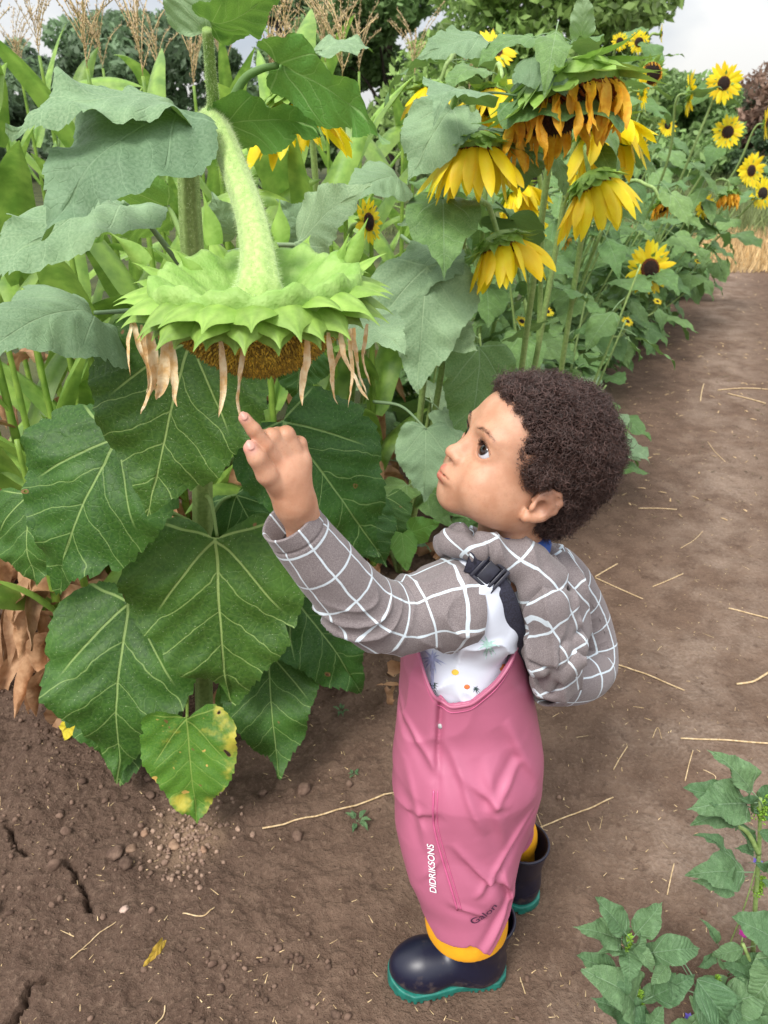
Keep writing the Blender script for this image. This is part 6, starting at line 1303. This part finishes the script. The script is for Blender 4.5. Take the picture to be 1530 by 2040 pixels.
# ---------------------------------------------------------------- far trees, grass
def tree(base, H, crown, seed, label, col, n=26000, leaf=.10, trunk=.18):
    R_ = np.random.default_rng(seed); O = V3(*base); root = empty('tree', O); tag(root, label, 'tree', 'trees beyond the field'); mb = MB(); bark = TB_
    add_tube(mb, [V3(0, 0, -.1), V3(.05, 0, H * .3), V3(0, .1, H * .75)], [trunk, trunk * .8, trunk * .3], 10, 16)
    blobs = []
    for i in range(crown['n']):
        a = R_.uniform(0, 6.28); r = crown['r'] * math.sqrt(R_.random()); z = crown['z0'] + (H - crown['z0']) * R_.random() ** .8; k = (z - crown['z0']) / (H - crown['z0']); rr = r * (1.05 - .65 * k ** 2); c = V3(math.cos(a) * rr, math.sin(a) * rr, z); blobs.append((c, crown['b'] * R_.uniform(.5, 1.15)))
        if i < 16: add_tube(mb, [V3(0, 0, max(.2, z * .55)), c * [.4, .4, .85], c * [.75, .75, .95]], [trunk * .22, trunk * .10, .01], 6, 8)
    mb.build('trunk', bark, root)
    which = R_.integers(0, len(blobs), n); C0 = np.array([b[0] for b in blobs])[which]; B0 = np.array([b[1] for b in blobs])[which]; d = unit_rows(R_.normal(0, 1, (n, 3))); p = C0 + d * (B0 * R_.random(n) ** .35)[:, None] * [1, 1, .75]
    u = unit_rows(R_.normal(0, 1, (n, 3))); w = unit_rows(np.cross(u, R_.normal(0, 1, (n, 3)))); s = leaf * R_.uniform(.5, 1.2, n)[:, None]; V = np.stack([p - u * s, p + w * s * .45, p + u * s, p - w * s * .45], 1).reshape(-1, 3)
    sh = (R_.uniform(.6, 1.4, n) * np.repeat(1, n))[:, None]; blobsh = R_.uniform(.75, 1.3, len(blobs))[which][:, None]
    m2 = MB(); m2.add(V, np.arange(4 * n).reshape(-1, 4), c=np.repeat(np.clip(sh * blobsh, 0, 2) * np.ones(3), 4, 0)); m2.build('crown', simple('crown_' + str(seed), col, .6, 2, .2, 0, attr=True, trans=.4), root, smooth=False)
TB_ = simple('bark', (.06, .045, .035), .9, 14, .4, .8, .02)
def tx(px, Y): return V3((px - 765) / FPX * Y * 1.13, Y, 0)
tree(tx(1010, 15), 4.9, dict(n=50, r=2.2, z0=.4, b=.85), 1, 'big mid green tree behind the sunflowers, top centre', (.27, .40, .12), 42000, .11)
tree(tx(770, 19), 5.0, dict(n=30, r=1.9, z0=.3, b=.8), 2, 'dark green tree left of the big one', (.20, .31, .12), 30000, .12)
tree(tx(610, 22), 5.0, dict(n=14, r=2.0, z0=.8, b=.65), 3, 'thin loose tree with sky showing through, left of centre', (.17, .25, .12), 15000, .12)
tree(tx(400, 20), 3.3, dict(n=60, r=3.4, z0=.3, b=.7), 4, 'dark tree behind the maize tassels', (.15, .23, .12), 22000, .12)
tree(tx(180, 23), 3.0, dict(n=56, r=3.8, z0=.3, b=.7), 5, 'dark tree at the far left behind the maize', (.15, .22, .13), 18000, .12)
tree(tx(1180, 21), 2.15, dict(n=34, r=2.4, z0=.2, b=.8), 6, 'green tree at the right shoulder of the big one', (.24, .37, .13), 24000, .12)
tree(tx(1420, 24), 2.9, dict(n=44, r=2.8, z0=.1, b=.75), 7, 'reddish brown leaved tree on the right', (.28, .18, .13), 24000, .12)
tree(tx(1560, 22), 3.3, dict(n=44, r=2.8, z0=.1, b=.8), 8, 'dark olive tree cut by the right edge', (.19, .21, .11), 24000, .12)
tree(tx(1320, 27), 2.0, dict(n=26, r=2.6, z0=.2, b=.7), 9, 'low dark tree between the big and the reddish one', (.16, .20, .12), 18000, .12)
tree(tx(1500, 17), 1.55, dict(n=26, r=2.2, z0=.1, b=.5), 10, 'low dark green bush row under the reddish tree', (.12, .20, .09), 18000, .09)
def grass(n, x0, x1, y0, y1, h0, h1, col, name, label, seed):
    R_ = np.random.default_rng(seed); x = R_.uniform(x0, x1, n); y = R_.uniform(y0, y1, n); h = R_.uniform(h0, h1, n); a = R_.uniform(0, 3.14, n); w = .006 + .004 * R_.random(n)
    p = np.stack([x, y, 0 * x], 1); s = np.stack([np.cos(a), np.sin(a), 0 * a], 1) * w[:, None]; tip = p + np.stack([R_.normal(0, .25, n) * h, R_.normal(0, .25, n) * h, h], 1)
    V = np.stack([p - s, p + s, tip], 1).reshape(-1, 3); mb = MB(); mb.add(V, t=np.arange(3 * n).reshape(-1, 3), c=np.repeat(R_.uniform(.6, 1.4, n)[:, None] * np.ones(3), 3, 0)); tag(mb.build(name, simple(name + '_m', col, .7, 3, .2, 0, attr=True), smooth=False), label, 'grass', kind='stuff')
grass(16000, 2.5, 11, 7.6, 10.2, .04, .22, (.50, .35, .17), 'dry_grass', 'strip of dry straw coloured grass at the end of the path', 1)
grass(26000, 0, 15, 10.0, 17, .2, .55, (.15, .19, .065), 'meadow_grass', 'tall green meadow grass beyond the dry strip', 2)
R1 = np.random.default_rng(12); random.seed(12)
root, fin, body = build_child()
build_clothes(root, fin)
tag(root, 'small curly haired child in pink rain trousers pointing up at the drooping sunflower', 'person')
